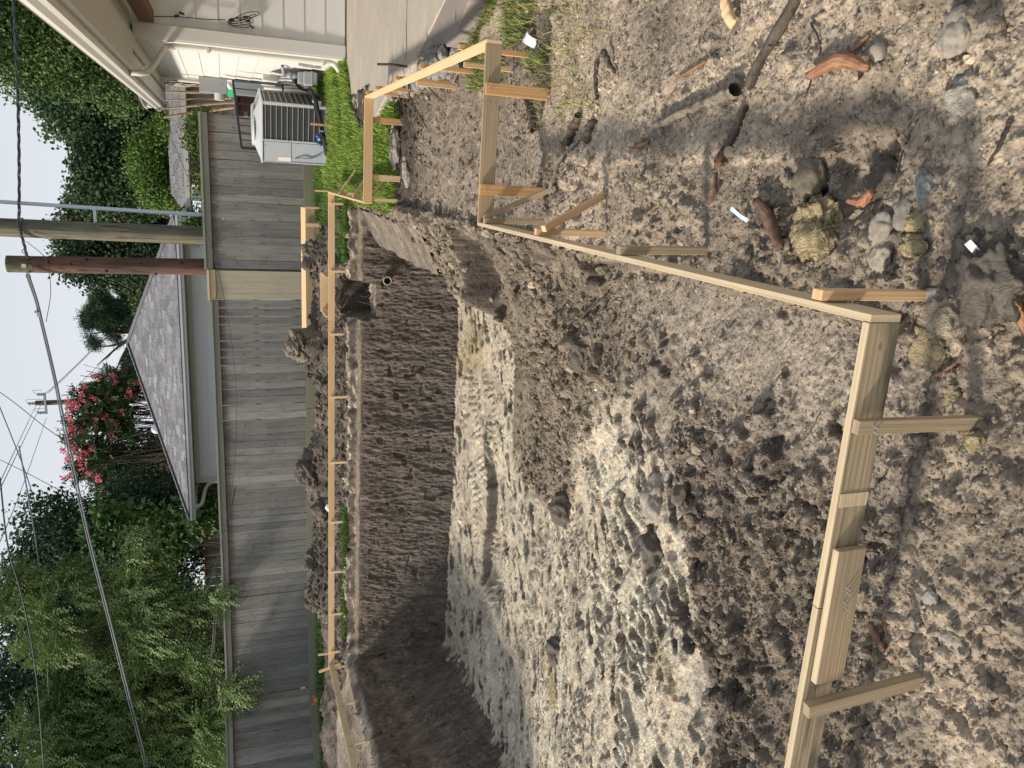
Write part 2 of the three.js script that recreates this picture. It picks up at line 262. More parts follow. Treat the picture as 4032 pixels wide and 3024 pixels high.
{
  const cols = 400, rows = ROWD.length;
  const sh = sheet(rows, cols, (i, j) => { const D = ROWD[i], l = (j / (cols - 1) * 2 - 1) * fan(D); return [FWD[0] * D + RGT[0] * l, FWD[1] * D + RGT[1] * l, D]; }, fullH);
  const idx = new Uint32Array((rows - 1) * (cols - 1) * 6); let q = 0;
  for (let i = 0; i < rows - 1; i++) for (let j = 0; j < cols - 1; j++) { const a = i * cols + j, b = a + 1, c = a + cols, d = c + 1; idx[q++] = a; idx[q++] = b; idx[q++] = c; idx[q++] = b; idx[q++] = d; idx[q++] = c; }
  // vertical scrape texture: push steep faces sideways
  sh.g.setIndex(new THREE.BufferAttribute(idx, 1)); sh.g.computeVertexNormals();
  const nn = sh.g.attributes.normal, p = sh.pos;
  for (let k = 0; k < rows * cols; k++) { const ny = Math.abs(nn.getY(k)); if (ny < 0.6) { const x = p[3 * k], y = p[3 * k + 1], z = p[3 * k + 2], s = (0.6 - ny) * 1.6; const a = z < -10 ? x : z; const e = s * (0.03 * fbm(a * 26, y * 4.5, 131, 3) + 0.022 * vn(a * 9, y * 9, 132) + 0.02 * ss(0.3, 0.6, vn(a * 20, y * 12, 133))); p[3 * k] += nn.getX(k) * e; p[3 * k + 1] += nn.getY(k) * e; p[3 * k + 2] += nn.getZ(k) * e; } }
  sh.g.computeVertexNormals(); const c = [0, 0, 0];
  for (let k = 0; k < rows * cols; k++) { soilColor(p[3 * k], p[3 * k + 2], p[3 * k + 1], Math.abs(nn.getY(k)), 0, c); sh.col[3 * k] = c[0]; sh.col[3 * k + 1] = c[1]; sh.col[3 * k + 2] = c[2]; }
  sh.g.setAttribute('color', new THREE.BufferAttribute(sh.col, 3));
  // the same dug yard goes on beyond the finely modelled part
  const step = 0.09, X0 = -12, X1 = 7, Z0 = -15.5, Z1 = 2.5, C = Math.round((X1 - X0) / step), Rr = Math.round((Z1 - Z0) / step);
  const inside = (x, z, m) => { const D = x * FWD[0] + z * FWD[1], l = x * RGT[0] + z * RGT[1]; return D > 0.5 + m && D < 15.4 - m && Math.abs(l) < fan(D) - m; };
  const co = sheet(Rr, C, (i, j) => { const x = X0 + j * step, z = Z0 + i * step; return [x, z, 9]; }, (x, z) => inside(x, z, 0.0) ? macroH(x, z) - 0.12 : fullH(x, z, 9));
  const id = []; for (let i = 0; i < Rr - 1; i++) for (let j = 0; j < C - 1; j++) { const a = i * C + j; const x = co.pos[3 * a], z = co.pos[3 * a + 2]; if (inside(x, z, 0.3)) continue; id.push(a, a + C, a + 1, a + 1, a + C, a + C + 1); }
  co.g.setIndex(id); co.g.computeVertexNormals(); const n2 = co.g.attributes.normal;
  for (let k = 0; k < Rr * C; k++) { soilColor(co.pos[3 * k], co.pos[3 * k + 2], co.pos[3 * k + 1], Math.abs(n2.getY(k)), 0, c); co.col[3 * k] = c[0]; co.col[3 * k + 1] = c[1]; co.col[3 * k + 2] = c[2]; }
  co.g.setAttribute('color', new THREE.BufferAttribute(co.col, 3));
  const a = sh.g, b = co.g; const yard = mesh('dug_ground', mergeGeometries([a, b]), groundMat); tag(yard, 'bare churned grey-brown soil with the dug pool pit in it', null, null, 'structure');
  // neighbourhood ground out to the horizon, with a hole where the yard is
  const s = new THREE.Shape(); s.moveTo(-300, -300); s.lineTo(300, -300); s.lineTo(300, 300); s.lineTo(-300, 300); s.lineTo(-300, -300);
  const hole = new THREE.Path(); hole.moveTo(X0 + 0.2, -(Z0 + 0.2)); hole.lineTo(X0 + 0.2, -(Z1 - 0.3)); hole.lineTo(X1 - 0.3, -(Z1 - 0.3)); hole.lineTo(X1 - 0.3, -(Z0 + 0.2)); s.holes.push(hole);
  const far = new THREE.ShapeGeometry(s); far.rotateX(-Math.PI / 2); far.translate(0, -0.07, 0);
  const fg = mesh('ground', far, std({ color: lin(0.11, 0.115, 0.06), map: soilDetail })); tag(fg, 'level ground of the neighbouring yards', null, null, 'structure');
}
const hAt = (x, z) => fullH(x, z, 4);

// dug faces of the pit, as the bucket left them: torn flakes and long scrape marks
function faceSheet(nu, nv, P, N, seed, rough) { // P(u,v) base point on the face, N outward
  const n = (nu + 1) * (nv + 1), pos = new Float32Array(n * 3), uv = new Float32Array(n * 2), col = new Float32Array(n * 3), c = [0, 0, 0], idx = [];
  for (let i = 0; i <= nu; i++) for (let j = 0; j <= nv; j++) { const k = i * (nv + 1) + j, p = P(i / nu, j / nv), a = p[3], y = p[1], ed = ss(0, 0.06, j / nv) * ss(1, 0.94, j / nv);
    const f1 = fbm(a * 9, y * 3.2, seed, 4), f2 = fbm(a * 24 + 0.3 * f1, y * 8, seed + 1, 3); let d = 0.015 * terr(f1, 4, 0.5) + 0.014 * terr(f2, 3, 0.45) + 0.035 * fbm(a * 1.7, y * 1.7, seed + 2, 3) + 0.016 * terr(fbm(a * 48, y * 16, seed + 3, 2), 2, 0.4);
    d -= 0.04 * ss(0.68, 0.8, vn(a * 9, y * 9, seed + 4)) * rough; d -= 0.012 * ss(0.03, 0, Math.abs(fbm(a * 3, y * 9, seed + 5, 2))); d = d * rough * (0.3 + 0.7 * ed) + 0.02;
    pos[3 * k] = p[0] + N[0] * d; pos[3 * k + 1] = p[1] + N[1] * d; pos[3 * k + 2] = p[2] + N[2] * d; uv[2 * k] = a / 0.9; uv[2 * k + 1] = y / 0.9;
    soilColor(p[0], p[2], y, 0.2, 0, c); const fl = ss(0.2, 0.5, f2) * 0.35; for (let q = 0; q < 3; q++) col[3 * k + q] = c[q] * (1 + fl); }
  for (let i = 0; i < nu; i++) for (let j = 0; j < nv; j++) { const a = i * (nv + 1) + j, b = a + nv + 1; idx.push(a, a + 1, b, b, a + 1, b + 1); }
  const g = new THREE.BufferGeometry(); g.setAttribute('position', new THREE.BufferAttribute(pos, 3)); g.setAttribute('uv', new THREE.BufferAttribute(uv, 2)); g.setAttribute('color', new THREE.BufferAttribute(col, 3)); g.setIndex(idx); g.computeVertexNormals(); return g;
}
{
  const fz = [[-1.62, -10.28], [-1.5, -10.34], [-1.4, -10.37], [-1.05, -10.5], [-0.3, -10.73], [-0.17, -10.79]];
  const wz = (x, y) => pw(fz, y) - 0.045 * fbm(x * 2.2, -10.5 * 0.8, 52, 3);
  const isN = x => x > -1.98 && x < -1.49;
  const top = x => isN(x) ? -0.36 : -0.175;
  const far = faceSheet(620, 110, (u, v) => { const x = lerp(-7.35, -0.86, u), y = lerp(-1.6, top(x), v); return [x, y, wz(x, y) + 0.012, x]; }, [0, 0.25, 0.97], 141, 1);
  const fl = [[-1.6, -6.98], [-1.53, -7.0], [-1.4, -7.12], [-0.95, -7.27], [-0.75, -7.34], [-0.14, -7.5]];
  const left = faceSheet(300, 80, (u, v) => { const z = lerp(-10.6, -5.6, u), y = lerp(-1.6, -0.13, v); return [pw(fl, y) - 0.1 * fbm(z * 1.3, -7.3 * 1.3, 54, 3) - 0.05 * fbm(-7.3 * 2.5 + 9, z * 2.5, 51, 3) + 0.02, y, z, z]; }, [0.96, 0.28, 0], 151, 1.5);
  const fr = [[-1.5, -1.06], [-1.15, -1.02], [-0.34, -0.9], [-0.2, -0.6], [-0.1, -0.46]];
  const right = faceSheet(160, 70, (u, v) => { const z = lerp(-10.75, -7.3, u), y = lerp(-1.5, -0.1, v); return [pw(fr, y) - 0.05 * fbm(-1 * 2.5 + 9, z * 2.5, 51, 3) - 0.015, y, z, z]; }, [-0.96, 0.28, 0], 161, 0.7);
  const w = mesh('pit_wall', mergeGeometries([far, left, right]), groundMat); tag(w, 'dark machine-cut soil faces of the pit', null, null, 'structure');
}
// ---------- timber and other materials ----------
function woodTex(base, dark, o = {}) { // u across the grain (0.25 m), v along (1.5 m)
  const w = 256, h = 1024, { streak = 0.25, knots = 3, rings = 16, seed = 1, blot = 0, blotCol = [0.1, 0.1, 0.07], rough = 0.08 } = o; const R = rng(seed), K = [];
  for (let i = 0; i < knots; i++) K.push([R() * 0.8 + 0.1, R() * 0.9 + 0.05, 0.018 + 0.022 * R()]);
  return tex(w, h, (i, j) => {
    const u = i / w, v = j / h; let uu = u + 0.02 * pf(u, v, 2, 3, seed + 3, 3), kd = 0;
    for (const [ku, kv, kr] of K) { const dx = (u - ku), dy = (v - kv) * 4.2; const q = Math.hypot(dx, dy * 0.8) / kr; if (q < 4) uu += 0.025 * Math.sign(dx || 1) * Math.exp(-q * 0.9); if (q < 1.1) kd = Math.max(kd, ss(1.1, 0.7, q)); }
    const ring = 0.5 + 0.5 * Math.sin((uu * rings + 0.6 * pf(uu, v, 3, 1, seed + 9, 2)) * 6.283);
    const fine = pf(uu, v, 64, 3, seed + 21, 3), broad = pf(u, v, 3, 2, seed + 33, 3);
    let t = clamp(streak * (Math.pow(ring, 2.2) * 0.8 + 0.5 * fine) + 0.12 * broad, 0, 1); t = Math.max(t, kd * 0.85);
    const c = [0, 1, 2].map(k => lerp(base[k], dark[k], t) * (1 + rough * fine + 0.1 * broad));
    if (blot) { const b = clamp(ss(-0.25, 0.3, pf(u, v, 3, 5, seed + 41, 5) + 0.5 * pf(u, v, 16, 4, seed + 47, 4)) * blot, 0, 1); for (let k = 0; k < 3; k++) c[k] = lerp(c[k], blotCol[k], b); }
    return c;
  });
}
const woodBump = tex(256, 512, (i, j) => { const u = i / 256, v = j / 512; return 0.5 + 0.35 * pf(u, v, 48, 4, 201, 3); }, false);
const pineT = woodTex([0.70, 0.50, 0.285], [0.50, 0.29, 0.13], { seed: 5, knots: 4, streak: 0.4, rings: 11 });
const paleT = woodTex([0.60, 0.475, 0.30], [0.40, 0.29, 0.16], { seed: 9, knots: 3, streak: 0.42, rings: 13, blot: 0.25, blotCol: [0.36, 0.3, 0.2] });
const mouldT = woodTex([0.37, 0.29, 0.185], [0.2, 0.15, 0.09], { seed: 15, knots: 1, streak: 0.45, rings: 15, blot: 1.0, blotCol: [0.1, 0.088, 0.056] });
const tanT = woodTex([0.40, 0.30, 0.185], [0.24, 0.165, 0.09], { seed: 19, knots: 2, streak: 0.5, rings: 14, blot: 0.3, blotCol: [0.2, 0.165, 0.11] });
const wm = (map, o = {}) => std({ map, bumpMap: woodBump, bumpScale: 0.0015, roughness: 0.82, ...o });
const pine = wm(pineT), pale = wm(paleT), mould = wm(mouldT), tan = wm(tanT), pineB = wm(pineT, { color: lin(0.9, 0.86, 0.8) }), orangeW = wm(pineT, { color: lin(0.8, 0.66, 0.5) });
const metalGrey = std({ color: lin(0.32, 0.335, 0.35), roughness: 0.45, metalness: 0.1 });
const blackRubber = std({ color: lin(0.016, 0.016, 0.017), roughness: 0.6 });
const rust = std({ color: lin(0.12, 0.06, 0.035), roughness: 0.85, map: soilDetail });
const whitePaint = std({ color: lin(0.72, 0.7, 0.65), roughness: 0.6 });
let bseed = 1; const BR = rng(77);
function board(name, x, y, z, axis, mat, parent, px, py, pz, rx = 0, ry = 0, rz = 0, c = 0.0025) {
  const g = boardUV(rbox(x, y, z, c), axis, BR() * 3, BR() * 5, 4, 0.667); at(g, px, py, pz, rx, ry, rz); return mesh(name, g, mat, parent);
}
// a bar from a to b with a rectangular section
function bar(name, a, b, w, t, mat, parent, roll = 0) {
  const A = V3(...a), B = V3(...b), L = A.distanceTo(B); const g = boardUV(rbox(w, L, t, 0.002), 1, BR() * 3, BR() * 5, 4, 0.667);
  const q = new THREE.Quaternion().setFromUnitVectors(V3(0, 1, 0), B.clone().sub(A).normalize()); const m = new THREE.Matrix4().makeRotationY(roll); g.applyMatrix4(m);
  g.applyMatrix4(new THREE.Matrix4().makeRotationFromQuaternion(q)); g.translate((a[0] + b[0]) / 2, (a[1] + b[1]) / 2, (a[2] + b[2]) / 2); return mesh(name, g, mat, parent);
}
// ---------- pool formwork ----------
const TOP = 0.25, BH = 0.09, BT = 0.02;
function run(label, a, b, mat, joints = []) { // one straight run of form board between two corners
  const t = thing('form_board', label, 'form board', [0, 0, 0], 0, 'timber form boards round the pool pit');
  const alongX = Math.abs(b[0] - a[0]) > Math.abs(b[1] - a[1]); const s = alongX ? a[0] : a[1], e = alongX ? b[0] : b[1], cuts = [Math.min(s, e), ...joints, Math.max(s, e)];
  for (let i = 1; i < cuts.length; i++) { const L = cuts[i] - cuts[i - 1] - (i < cuts.length - 1 ? 0.002 : 0), m = (cuts[i] + cuts[i - 1]) / 2; if (alongX) board('board', L, BH, BT, 0, Array.isArray(mat) ? mat[(i - 1) % mat.length] : mat, t, m, TOP - BH / 2 - 0.001 * i, a[1]); else board('board', BT, BH, L, 2, Array.isArray(mat) ? mat[(i - 1) % mat.length] : mat, t, a[0], TOP - BH / 2 - 0.001 * i, m); }
  return t;
}
const BURY = 0.14;
function stake(t, x, z, top, w, th, mat = tan, lean = [0, 0], turn = 0) { const y0 = macroH(x, z) - BURY; return bar('stake', [x + lean[0], y0, z + lean[1]], [x, top, z], w, th, mat, t, turn); }
function nails(t, x, y, z, n, axis) { const gs = []; for (let i = 0; i < n; i++) gs.push(at(new THREE.CylinderGeometry(0.0022, 0.0022, 0.022, 5), x + i * 0.014, y + i * 0.006, z, axis ? 0 : Math.PI / 2, 0, axis ? 1.2 : 0.3)); mesh('nail', gs, metalGrey, t); }
// near run, mouldy face with pale top edge
{
  const t = thing('form_board', 'mould-stained near form board running out of the frame beside the camera', 'form board', [0, 0, 0], 0, 'timber form boards round the pool pit');
  const mk = (x0, x1, z, y, cleanBand) => { const L = x1 - x0, m = (x0 + x1) / 2; board('board', L, BH, BT * 0.8, 0, mould, t, m, y - BH / 2 - 0.003, z + 0.003, 0, 0, 0); board('top_edge', L, 0.006, BT, 0, pale, t, m, y - 0.003, z); if (cleanBand) board('clean_band', cleanBand[1] - cleanBand[0], BH - 0.006, 0.002, 0, pale, t, (cleanBand[0] + cleanBand[1]) / 2, y - BH / 2 - 0.003, z + 0.003 + BT * 0.4 + 0.0012); };
  mk(-0.98, -0.262, -1.345, TOP, [-0.71, -0.675]); mk(-4.4, -0.982, -1.347, TOP - 0.002);
  board('splice_board', 0.37, BH - 0.008, BT, 0, tan, t, -1.0, TOP - BH / 2 - 0.012, -1.3215, 0, 0, 0.012);
  board('splice_edge', 0.37, 0.005, BT, 0, pale, t, -1.0, TOP - 0.0135, -1.3215, 0, 0, 0.012);
  stake(t, -0.5, -1.315, TOP + 0.006, 0.034, 0.022, tan, [-0.005, 0.02]); stake(t, -1.255, -1.312, TOP + 0.004, 0.036, 0.026, tan, [0.055, 0.03]); stake(t, -2.2, -1.31, TOP, 0.036, 0.026, tan); stake(t, -3.2, -1.31, TOP, 0.036, 0.026, tan);
  nails(t, -0.51, TOP - 0.04, -1.3, 2); nails(t, -0.93, TOP - 0.06, -1.31, 2); nails(t, -0.97, TOP - 0.06, -1.31, 2);
}
{ // right-hand run going away from the camera
  const t = run('pale form board running away from the camera along the pit', [-0.252, -1.335], [-0.252, -4.27], pale, [-2.58]);
  stake(t, -0.223, -1.5, TOP + 0.01, 0.026, 0.036, pineB); stake(t, -0.224, -2.55, TOP + 0.004, 0.03, 0.03, tan, [0.01, 0]); stake(t, -0.222, -3.37, TOP + 0.006, 0.03, 0.03, pineB); stake(t, -0.226, -4.15, TOP + 0.004, 0.03, 0.03, tan, [0.01, 0]);
  bar('brace', [-0.02, macroH(-0.02, -3.42) - 0.05, -3.46], [-0.205, TOP - 0.005, -3.3], 0.03, 0.03, pineB, t); 
}
{ const t = run('weathered grained form board crossing in front of the equipment pad', [-0.262, -4.281], [0.70, -4.281], tan);
  stake(t, -0.06, -4.255, TOP + 0.004, 0.058, 0.02, orangeW); stake(t, 0.47, -4.256, TOP - 0.004, 0.062, 0.02, orangeW); nails(t, -0.065, TOP - 0.035, -4.24, 2); nails(t, 0.46, TOP - 0.035, -4.24, 2);
  bar('brace', [-0.03, macroH(-0.03, -4.2) - 0.03, -4.14], [-0.215, TOP - 0.02, -4.24], 0.028, 0.028, tan, t); }
{ const t = run('bright new form board along the broken slab edge', [0.711, -4.271], [0.711, -8.19], pine);
  for (const z of [-4.75, -5.75, -6.6, -7.5, -8.0]) stake(t, 0.738, z, TOP + 0.018, 0.03, 0.034, orangeW); stake(t, 0.68, -5.0, TOP - 0.09, 0.03, 0.018, pineB); stake(t, 0.68, -6.3, TOP - 0.09, 0.03, 0.018, pineB); }
{ const t = run('short form board at the edge of the green lawn', [-0.30, -8.201], [0.70, -8.201], pineB);
  stake(t, 0.5, -8.228, TOP - 0.01, 0.06, 0.02, orangeW); stake(t, -0.06, -8.228, TOP - 0.006, 0.06, 0.02, pine); stake(t, -0.28, -8.23, TOP - 0.01, 0.03, 0.03, pine); bar('brace', [0.02, macroH(0, -8.5) - 0.05, -8.55], [-0.25, TOP - 0.08, -8.23], 0.03, 0.03, pine, t); }
{ const t = run('short form board linking the lawn corner to the far run', [-0.312, -8.191], [-0.312, -11.12], pine);
  stake(t, -0.285, -9.0, TOP - 0.01, 0.03, 0.03, pine); stake(t, -0.285, -10.1, TOP - 0.01, 0.03, 0.03, pine); bar('brace', [0.05, 0.0, -9.1], [-0.27, TOP - 0.04, -9.0], 0.028, 0.028, pine, t); bar('brace', [0.05, 0.0, -10.1], [-0.27, TOP - 0.04, -10.2], 0.028, 0.028, pine, t); stake(t, -0.3, -11.16, 0.42, 0.02, 0.02, pine); }
{ const t = run('long new form board spanning the far side of the pit', [-7.76, -11.13], [-0.302, -11.13], [pine, pineB, pine], [-5.62, -2.1]);
  for (const [x, d] of [[-0.46, 0], [-1.39, 0.02], [-2.29, 0.03], [-3.23, 0.03], [-4.25, 0.05], [-5.22, 0.05], [-6.06, 0.06], [-6.8, 0.04], [-7.48, 0.05]]) stake(t, x, -11.105, TOP - 0.03, 0.032, 0.022, pine, [d * 0.3, d]);
  stake(t, -7.53, -11.16, 0.41, 0.03, 0.03, pale); }
{ const t = run('pale form board down the left side of the pit', [-7.705, -11.119], [-7.705, -3.2], pale, [-7.2]);
  for (const z of [-10.95, -10.03, -9.16, -8.2, -7.2, -6.2, -5.2]) stake(t, -7.68, z, TOP - 0.03, 0.03, 0.022, pale, [0.03, 0]); bar('stake', [-7.74, -0.1, -11.18], [-7.83, 0.4, -11.14], 0.05, 0.02, pine, t); }
{ const t = thing('niche_form', 'small three-sided board box behind the far form board', 'form box');
  board('back_board', 0.58, 0.11, 0.018, 0, pine, t, -1.76, 0.245, -11.62); board('side_board', 0.018, 0.1, 0.45, 2, pale, t, -1.48, 0.235, -11.38); board('side_board', 0.018, 0.1, 0.45, 2, pine, t, -2.04, 0.235, -11.38); }
{ const t = thing('garden_edging', 'new timber edging board lying along the foot of the fence', 'timber edging');
  board('plank', 2.6, 0.03, 0.14, 0, pine, t, -1.96, 0.31, -13.98, 0.5); board('plank', 2.55, 0.13, 0.03, 0, tan, t, -1.95, 0.2, -13.92); bar('stake', [-0.66, -0.05, -13.9], [-0.66, 0.33, -13.9], 0.03, 0.03, pine, t); bar('stake', [-0.95, -0.05, -13.88], [-0.95, 0.3, -13.88], 0.06, 0.02, pine, t); }
{ const t = thing('survey_stake', 'thin orange timber stake standing in the grass before the condenser', 'stake'); bar('post', [0.62, -0.1, -12.3], [0.62, 0.36, -12.3], 0.03, 0.018, orangeW, t); mesh('tie_mark', box(0.034, 0.006, 0.022, 0.62, 0.16, -12.3), rust, t); }
// ---------- fence ----------
const fenceTex = (() => { const w = 1024, h = 1024, R = rng(303), K = []; for (let s = 0; s < 8; s++) { const a = []; const n = 1 + Math.floor(R() * 5); for (let i = 0; i < n; i++) a.push([0.15 + 0.7 * R(), 0.05 + 0.9 * R(), 0.05 + 0.07 * R()]); K.push([a, R(), R()]); }
  return tex(w, h, (i, j) => { const s = Math.floor(i / 128), u = (i % 128) / 128, v = j / h, [kn, t0, t1] = K[s]; let uu = u, kd = 0;
    for (const [ku, kv, kr] of kn) { const q = Math.hypot((u - ku) * 0.14, (v - kv) * 1.65) / (kr * 0.14); if (q < 5) uu += 0.16 * Math.sign(u - ku || 1) * Math.exp(-q * 0.8); kd = Math.max(kd, ss(1, 0.55, q) * 0.85, ss(2.2, 1, q) * 0.22); }
    const g = pf(uu * 0.125 + s * 0.125, v, 160, 4, 311, 4), b = pf(u * 0.125 + s * 0.125, v, 16, 5, 317, 4), bl = pf(u * .125 + s * .125, v, 24, 9, 331, 3);
    let k = 0.86 + 0.2 * g + 0.22 * b - 0.55 * kd + (t0 - 0.5) * 0.25; k *= 1 - 0.25 * ss(0.25, 0.6, bl);
    const gr = 0.08 + 0.25 * ss(0.35, 0, v) * (0.5 + 0.5 * b) + 0.12 * t1; // green cast low down
    let c = [0.26 * k, 0.255 * k, 0.245 * k]; c = [lerp(c[0], 0.215 * k, gr * 0.8), lerp(c[1], 0.225 * k, gr * 0.8), lerp(c[2], 0.155 * k, gr * 0.8)];
    const top = ss(0.885 - 0.07 * Math.abs(pn(i / 9, 3, [1000, 9], 341)) - 0.04 * pn(i / 4, 5, [1000, 9], 342), 0.99, v); c = [lerp(c[0], 0.12, top), lerp(c[1], 0.06, top), lerp(c[2], 0.035, top)];
    return c; }, true, true); })();
const fenceM = std({ map: fenceTex, bumpMap: woodBump, bumpScale: 0.002, roughness: 0.9 }), fenceVar = [[1.05, 1.03, 1.02], [0.78, 0.8, 0.82], [0.92, 0.93, 0.9], [1.16, 1.13, 1.1], [0.86, 0.85, 0.84]].map(c => std({ map: fenceTex, color: lin(...c), bumpMap: woodBump, bumpScale: 0.002, roughness: 0.9 }));
const greyRailT = woodTex([0.25, 0.255, 0.22], [0.13, 0.13, 0.11], { seed: 44, knots: 3, streak: 0.45, blot: 0.4, blotCol: [0.17, 0.185, 0.12] });
const railM = wm(greyRailT), newRail = wm(paleT), rotM = wm(woodTex([0.21, 0.215, 0.145], [0.12, 0.12, 0.08], { seed: 46, streak: 0.4, blot: 0.3, blotCol: [0.13, 0.14, 0.08] }));
const freshM = wm(woodTex([0.42, 0.385, 0.285], [0.27, 0.215, 0.13], { seed: 47, knots: 7, streak: 0.4, rings: 9, blot: 0.3, blotCol: [0.3, 0.28, 0.22] }));
const FR = rng(909);
function picketGeo(w, y0, y1, slot) { const g = rbox(w, y1 - y0, 0.017, 0.002), p = g.attributes.position, n = g.attributes.normal, uv = new Float32Array(p.count * 2), fl = FR() < 0.5; for (let i = 0; i < p.count; i++) { let a = clamp(p.getX(i) / w + 0.5, 0.02, 0.98); if (fl) a = 1 - a; uv[2 * i] = (slot + a) / 8; uv[2 * i + 1] = clamp((p.getY(i) + (y1 - y0) / 2) / (y1 - y0), 0.005, 0.995); } g.setAttribute('uv', new THREE.BufferAttribute(uv, 2)); return g.translate(0, (y0 + y1) / 2, 0); }
const slots = new Map(); function pg(w, y0, y1, s) { const k = [w.toFixed(2), y0.toFixed(2), y1.toFixed(2), s].join(); if (!slots.has(k)) slots.set(k, picketGeo(w, y0, y1, s)); return slots.get(k); }
function fenceRun(t, a, b, y0, y1, o = {}) { const dx = b[0] - a[0], dz = b[1] - a[1], L = Math.hypot(dx, dz), ang = -Math.atan2(dz, dx); let s = 0; const { gap = 0.004, mat = fenceM, wmin = 0.137, wmax = 0.142, gapFn = null } = o;
  while (s < L - 0.03) { let w = wmin + FR() * (wmax - wmin); w = Math.min(w, L - s); const m = s + w / 2, x = a[0] + dx * m / L, z = a[1] + dz * m / L; const use = typeof mat === 'function' ? mat(x) : mat; let g;
    if (use === fenceM) g = pg(Math.round(w * 100) / 100, y0, y1, Math.floor(FR() * 8)); else g = boardUV(rbox(w, y1 - y0, 0.017, 0.002), 1, FR() * 3, FR() * 3, 4, 0.667).translate(0, (y0 + y1) / 2, 0);
    const mm = shadows(new THREE.Mesh(g, use === fenceM ? fenceVar[Math.floor(FR() * 5)] : use)); mm.name = 'picket'; mm.position.set(x, (FR() - 0.5) * 0.008, z + (FR() - 0.5) * 0.004); mm.rotation.set((FR() - 0.5) * 0.004, ang, (FR() - 0.5) * 0.006); t.add(mm);
    s += w + (gapFn ? gapFn(x) : gap * FR() * 1.6); } }
{
  const t = thing('wooden_fence', 'weathered grey picket fence across the back of the yard', 'fence'), Z = -14.8;
  fenceRun(t, [0.78, Z], [-1.86, Z], 0.23, 1.87, { gapFn: x => FR() < 0.25 ? 0.012 : 0.004 });
  fenceRun(t, [-1.87, Z], [-2.38, Z], 0.23, 1.83, { mat: freshM, gapFn: () => 0.001, wmin: 0.095, wmax: 0.12 });
  fenceRun(t, [-2.4, Z], [-10.72, Z], 0.23, 1.8, { gapFn: x => x > -4.7 ? 0.01 + 0.006 * FR() : FR() < 0.15 ? 0.01 : 0.003 });
  const rails = (x0, x1, y, m, m2) => { const L = x1 - x0, c = (x0 + x1) / 2; board('top_rail', L, 0.1, 0.038, 0, m, t, c, y - 0.05, Z + 0.028); board('cap', L, 0.036, 0.13, 0, m2 || m, t, c, y + 0.0205, Z + 0.02); board('back_rail', L, 0.085, 0.035, 0, railM, t, c, 1.1, Z - 0.03); };
  rails(-1.84, 0.8, 1.91, railM); rails(-2.39, -1.85, 1.875, newRail); rails(-6.9, -2.4, 1.84, railM); rails(-10.74, -6.91, 1.835, railM);
  const rot = (x0, x1, y, dz) => board('rot_board', x1 - x0, 0.24, 0.03, 0, rotM, t, (x0 + x1) / 2, 0.11 + y, Z + dz);
  rot(-1.2, 0.8, 0, 0.012); rot(-4.5, -1.205, -0.005, 0.01); rot(-8, -4.505, 0, 0.012); rot(-10.75, -8.005, -0.003, 0.01);
  for (const x of [0.7, -1.84, -4.3, -6.8, -9.2]) board('post', 0.09, 1.85, 0.09, 1, railM, t, x, 0.9, Z - 0.1);
}
{
  const t = thing('wooden_fence', 'shaded grey fence section angled toward the camera at far left', 'fence'); const a = [-10.76, -14.8], b = [-13.6, -11.0];
  fenceRun(t, a, b, 0.23, 1.83, { gapFn: () => 0.004 }); const L = Math.hypot(b[0] - a[0], b[1] - a[1]), ang = -Math.atan2(b[1] - a[1], b[0] - a[0]), mx = (a[0] + b[0]) / 2, mz = (a[1] + b[1]) / 2;
  const nx = 0.8 * 0.03, nz = 0.6 * 0.03; board('top_rail', L, 0.1, 0.038, 0, railM, t, mx + nx, 1.82, mz + nz, 0, ang); board('cap', L, 0.036, 0.12, 0, railM, t, mx + nx * 0.6, 1.89, mz + nz * 0.6, 0, ang); board('rot_board', L, 0.25, 0.03, 0, rotM, t, mx + nx * 0.5, 0.11, mz + nz * 0.5, 0, ang);
}
{ const t = thing('neighbour_fence', 'tall pale grey fence standing behind the left tree', 'fence'); const a = [-10.2, -23.2], b = [-17.5, -14.6]; const LR = rng(3);
  fenceRun(t, a, b, 0.05, 2.46, { gapFn: () => 0.006, wmin: 0.095, wmax: 0.15 }); }
// ---------- concrete patio ----------
const concT = tex(512, 512, (i, j) => { const u = i / 512, v = j / 512; const a = pf(u, v, 4, 4, 401, 5), b = pf(u, v, 40, 40, 403, 3), c = pf(u, v, 3, 14, 405, 3); const k = 0.93 + 0.14 * a + 0.1 * b + 0.07 * c; return [0.42 * k, 0.375 * k, 0.315 * k]; });
const concM = std({ map: concT, bumpMap: soilBump, bumpScale: 0.001, roughness: 0.85 }), concDark = std({ map: concT, color: lin(0.62, 0.6, 0.62), bumpMap: soilBump, bumpScale: 0.001 });
const rubT = tex(256, 256, (i, j) => { const u = i / 256, v = j / 256; const k = 0.7 + 0.4 * pf(u, v, 8, 8, 411, 5) + 0.25 * pf(u, v, 40, 40, 413, 2); return [0.34 * k, 0.33 * k, 0.31 * k]; });
const rubM = std({ map: rubT, bumpMap: soilBump, bumpScale: 0.008 });
function slabGeo(pts, top, th) { const s = new THREE.Shape(pts.map(([x, z]) => new THREE.Vector2(x, -z))); const g = new THREE.ExtrudeGeometry(s, { depth: th, bevelEnabled: true, bevelSize: 0.012, bevelThickness: 0.012, bevelSegments: 2, curveSegments: 6 }); g.rotateX(-Math.PI / 2); g.translate(0, top - th - 0.012, 0); const p = g.attributes.position, n = g.attributes.normal, uv = new Float32Array(p.count * 2); for (let i = 0; i < p.count; i++) { uv[2 * i] = p.getX(i) / 1.6; uv[2 * i + 1] = (p.getZ(i) + p.getY(i)) / 1.6; } g.setAttribute('uv', new THREE.BufferAttribute(uv, 2)); return g; }
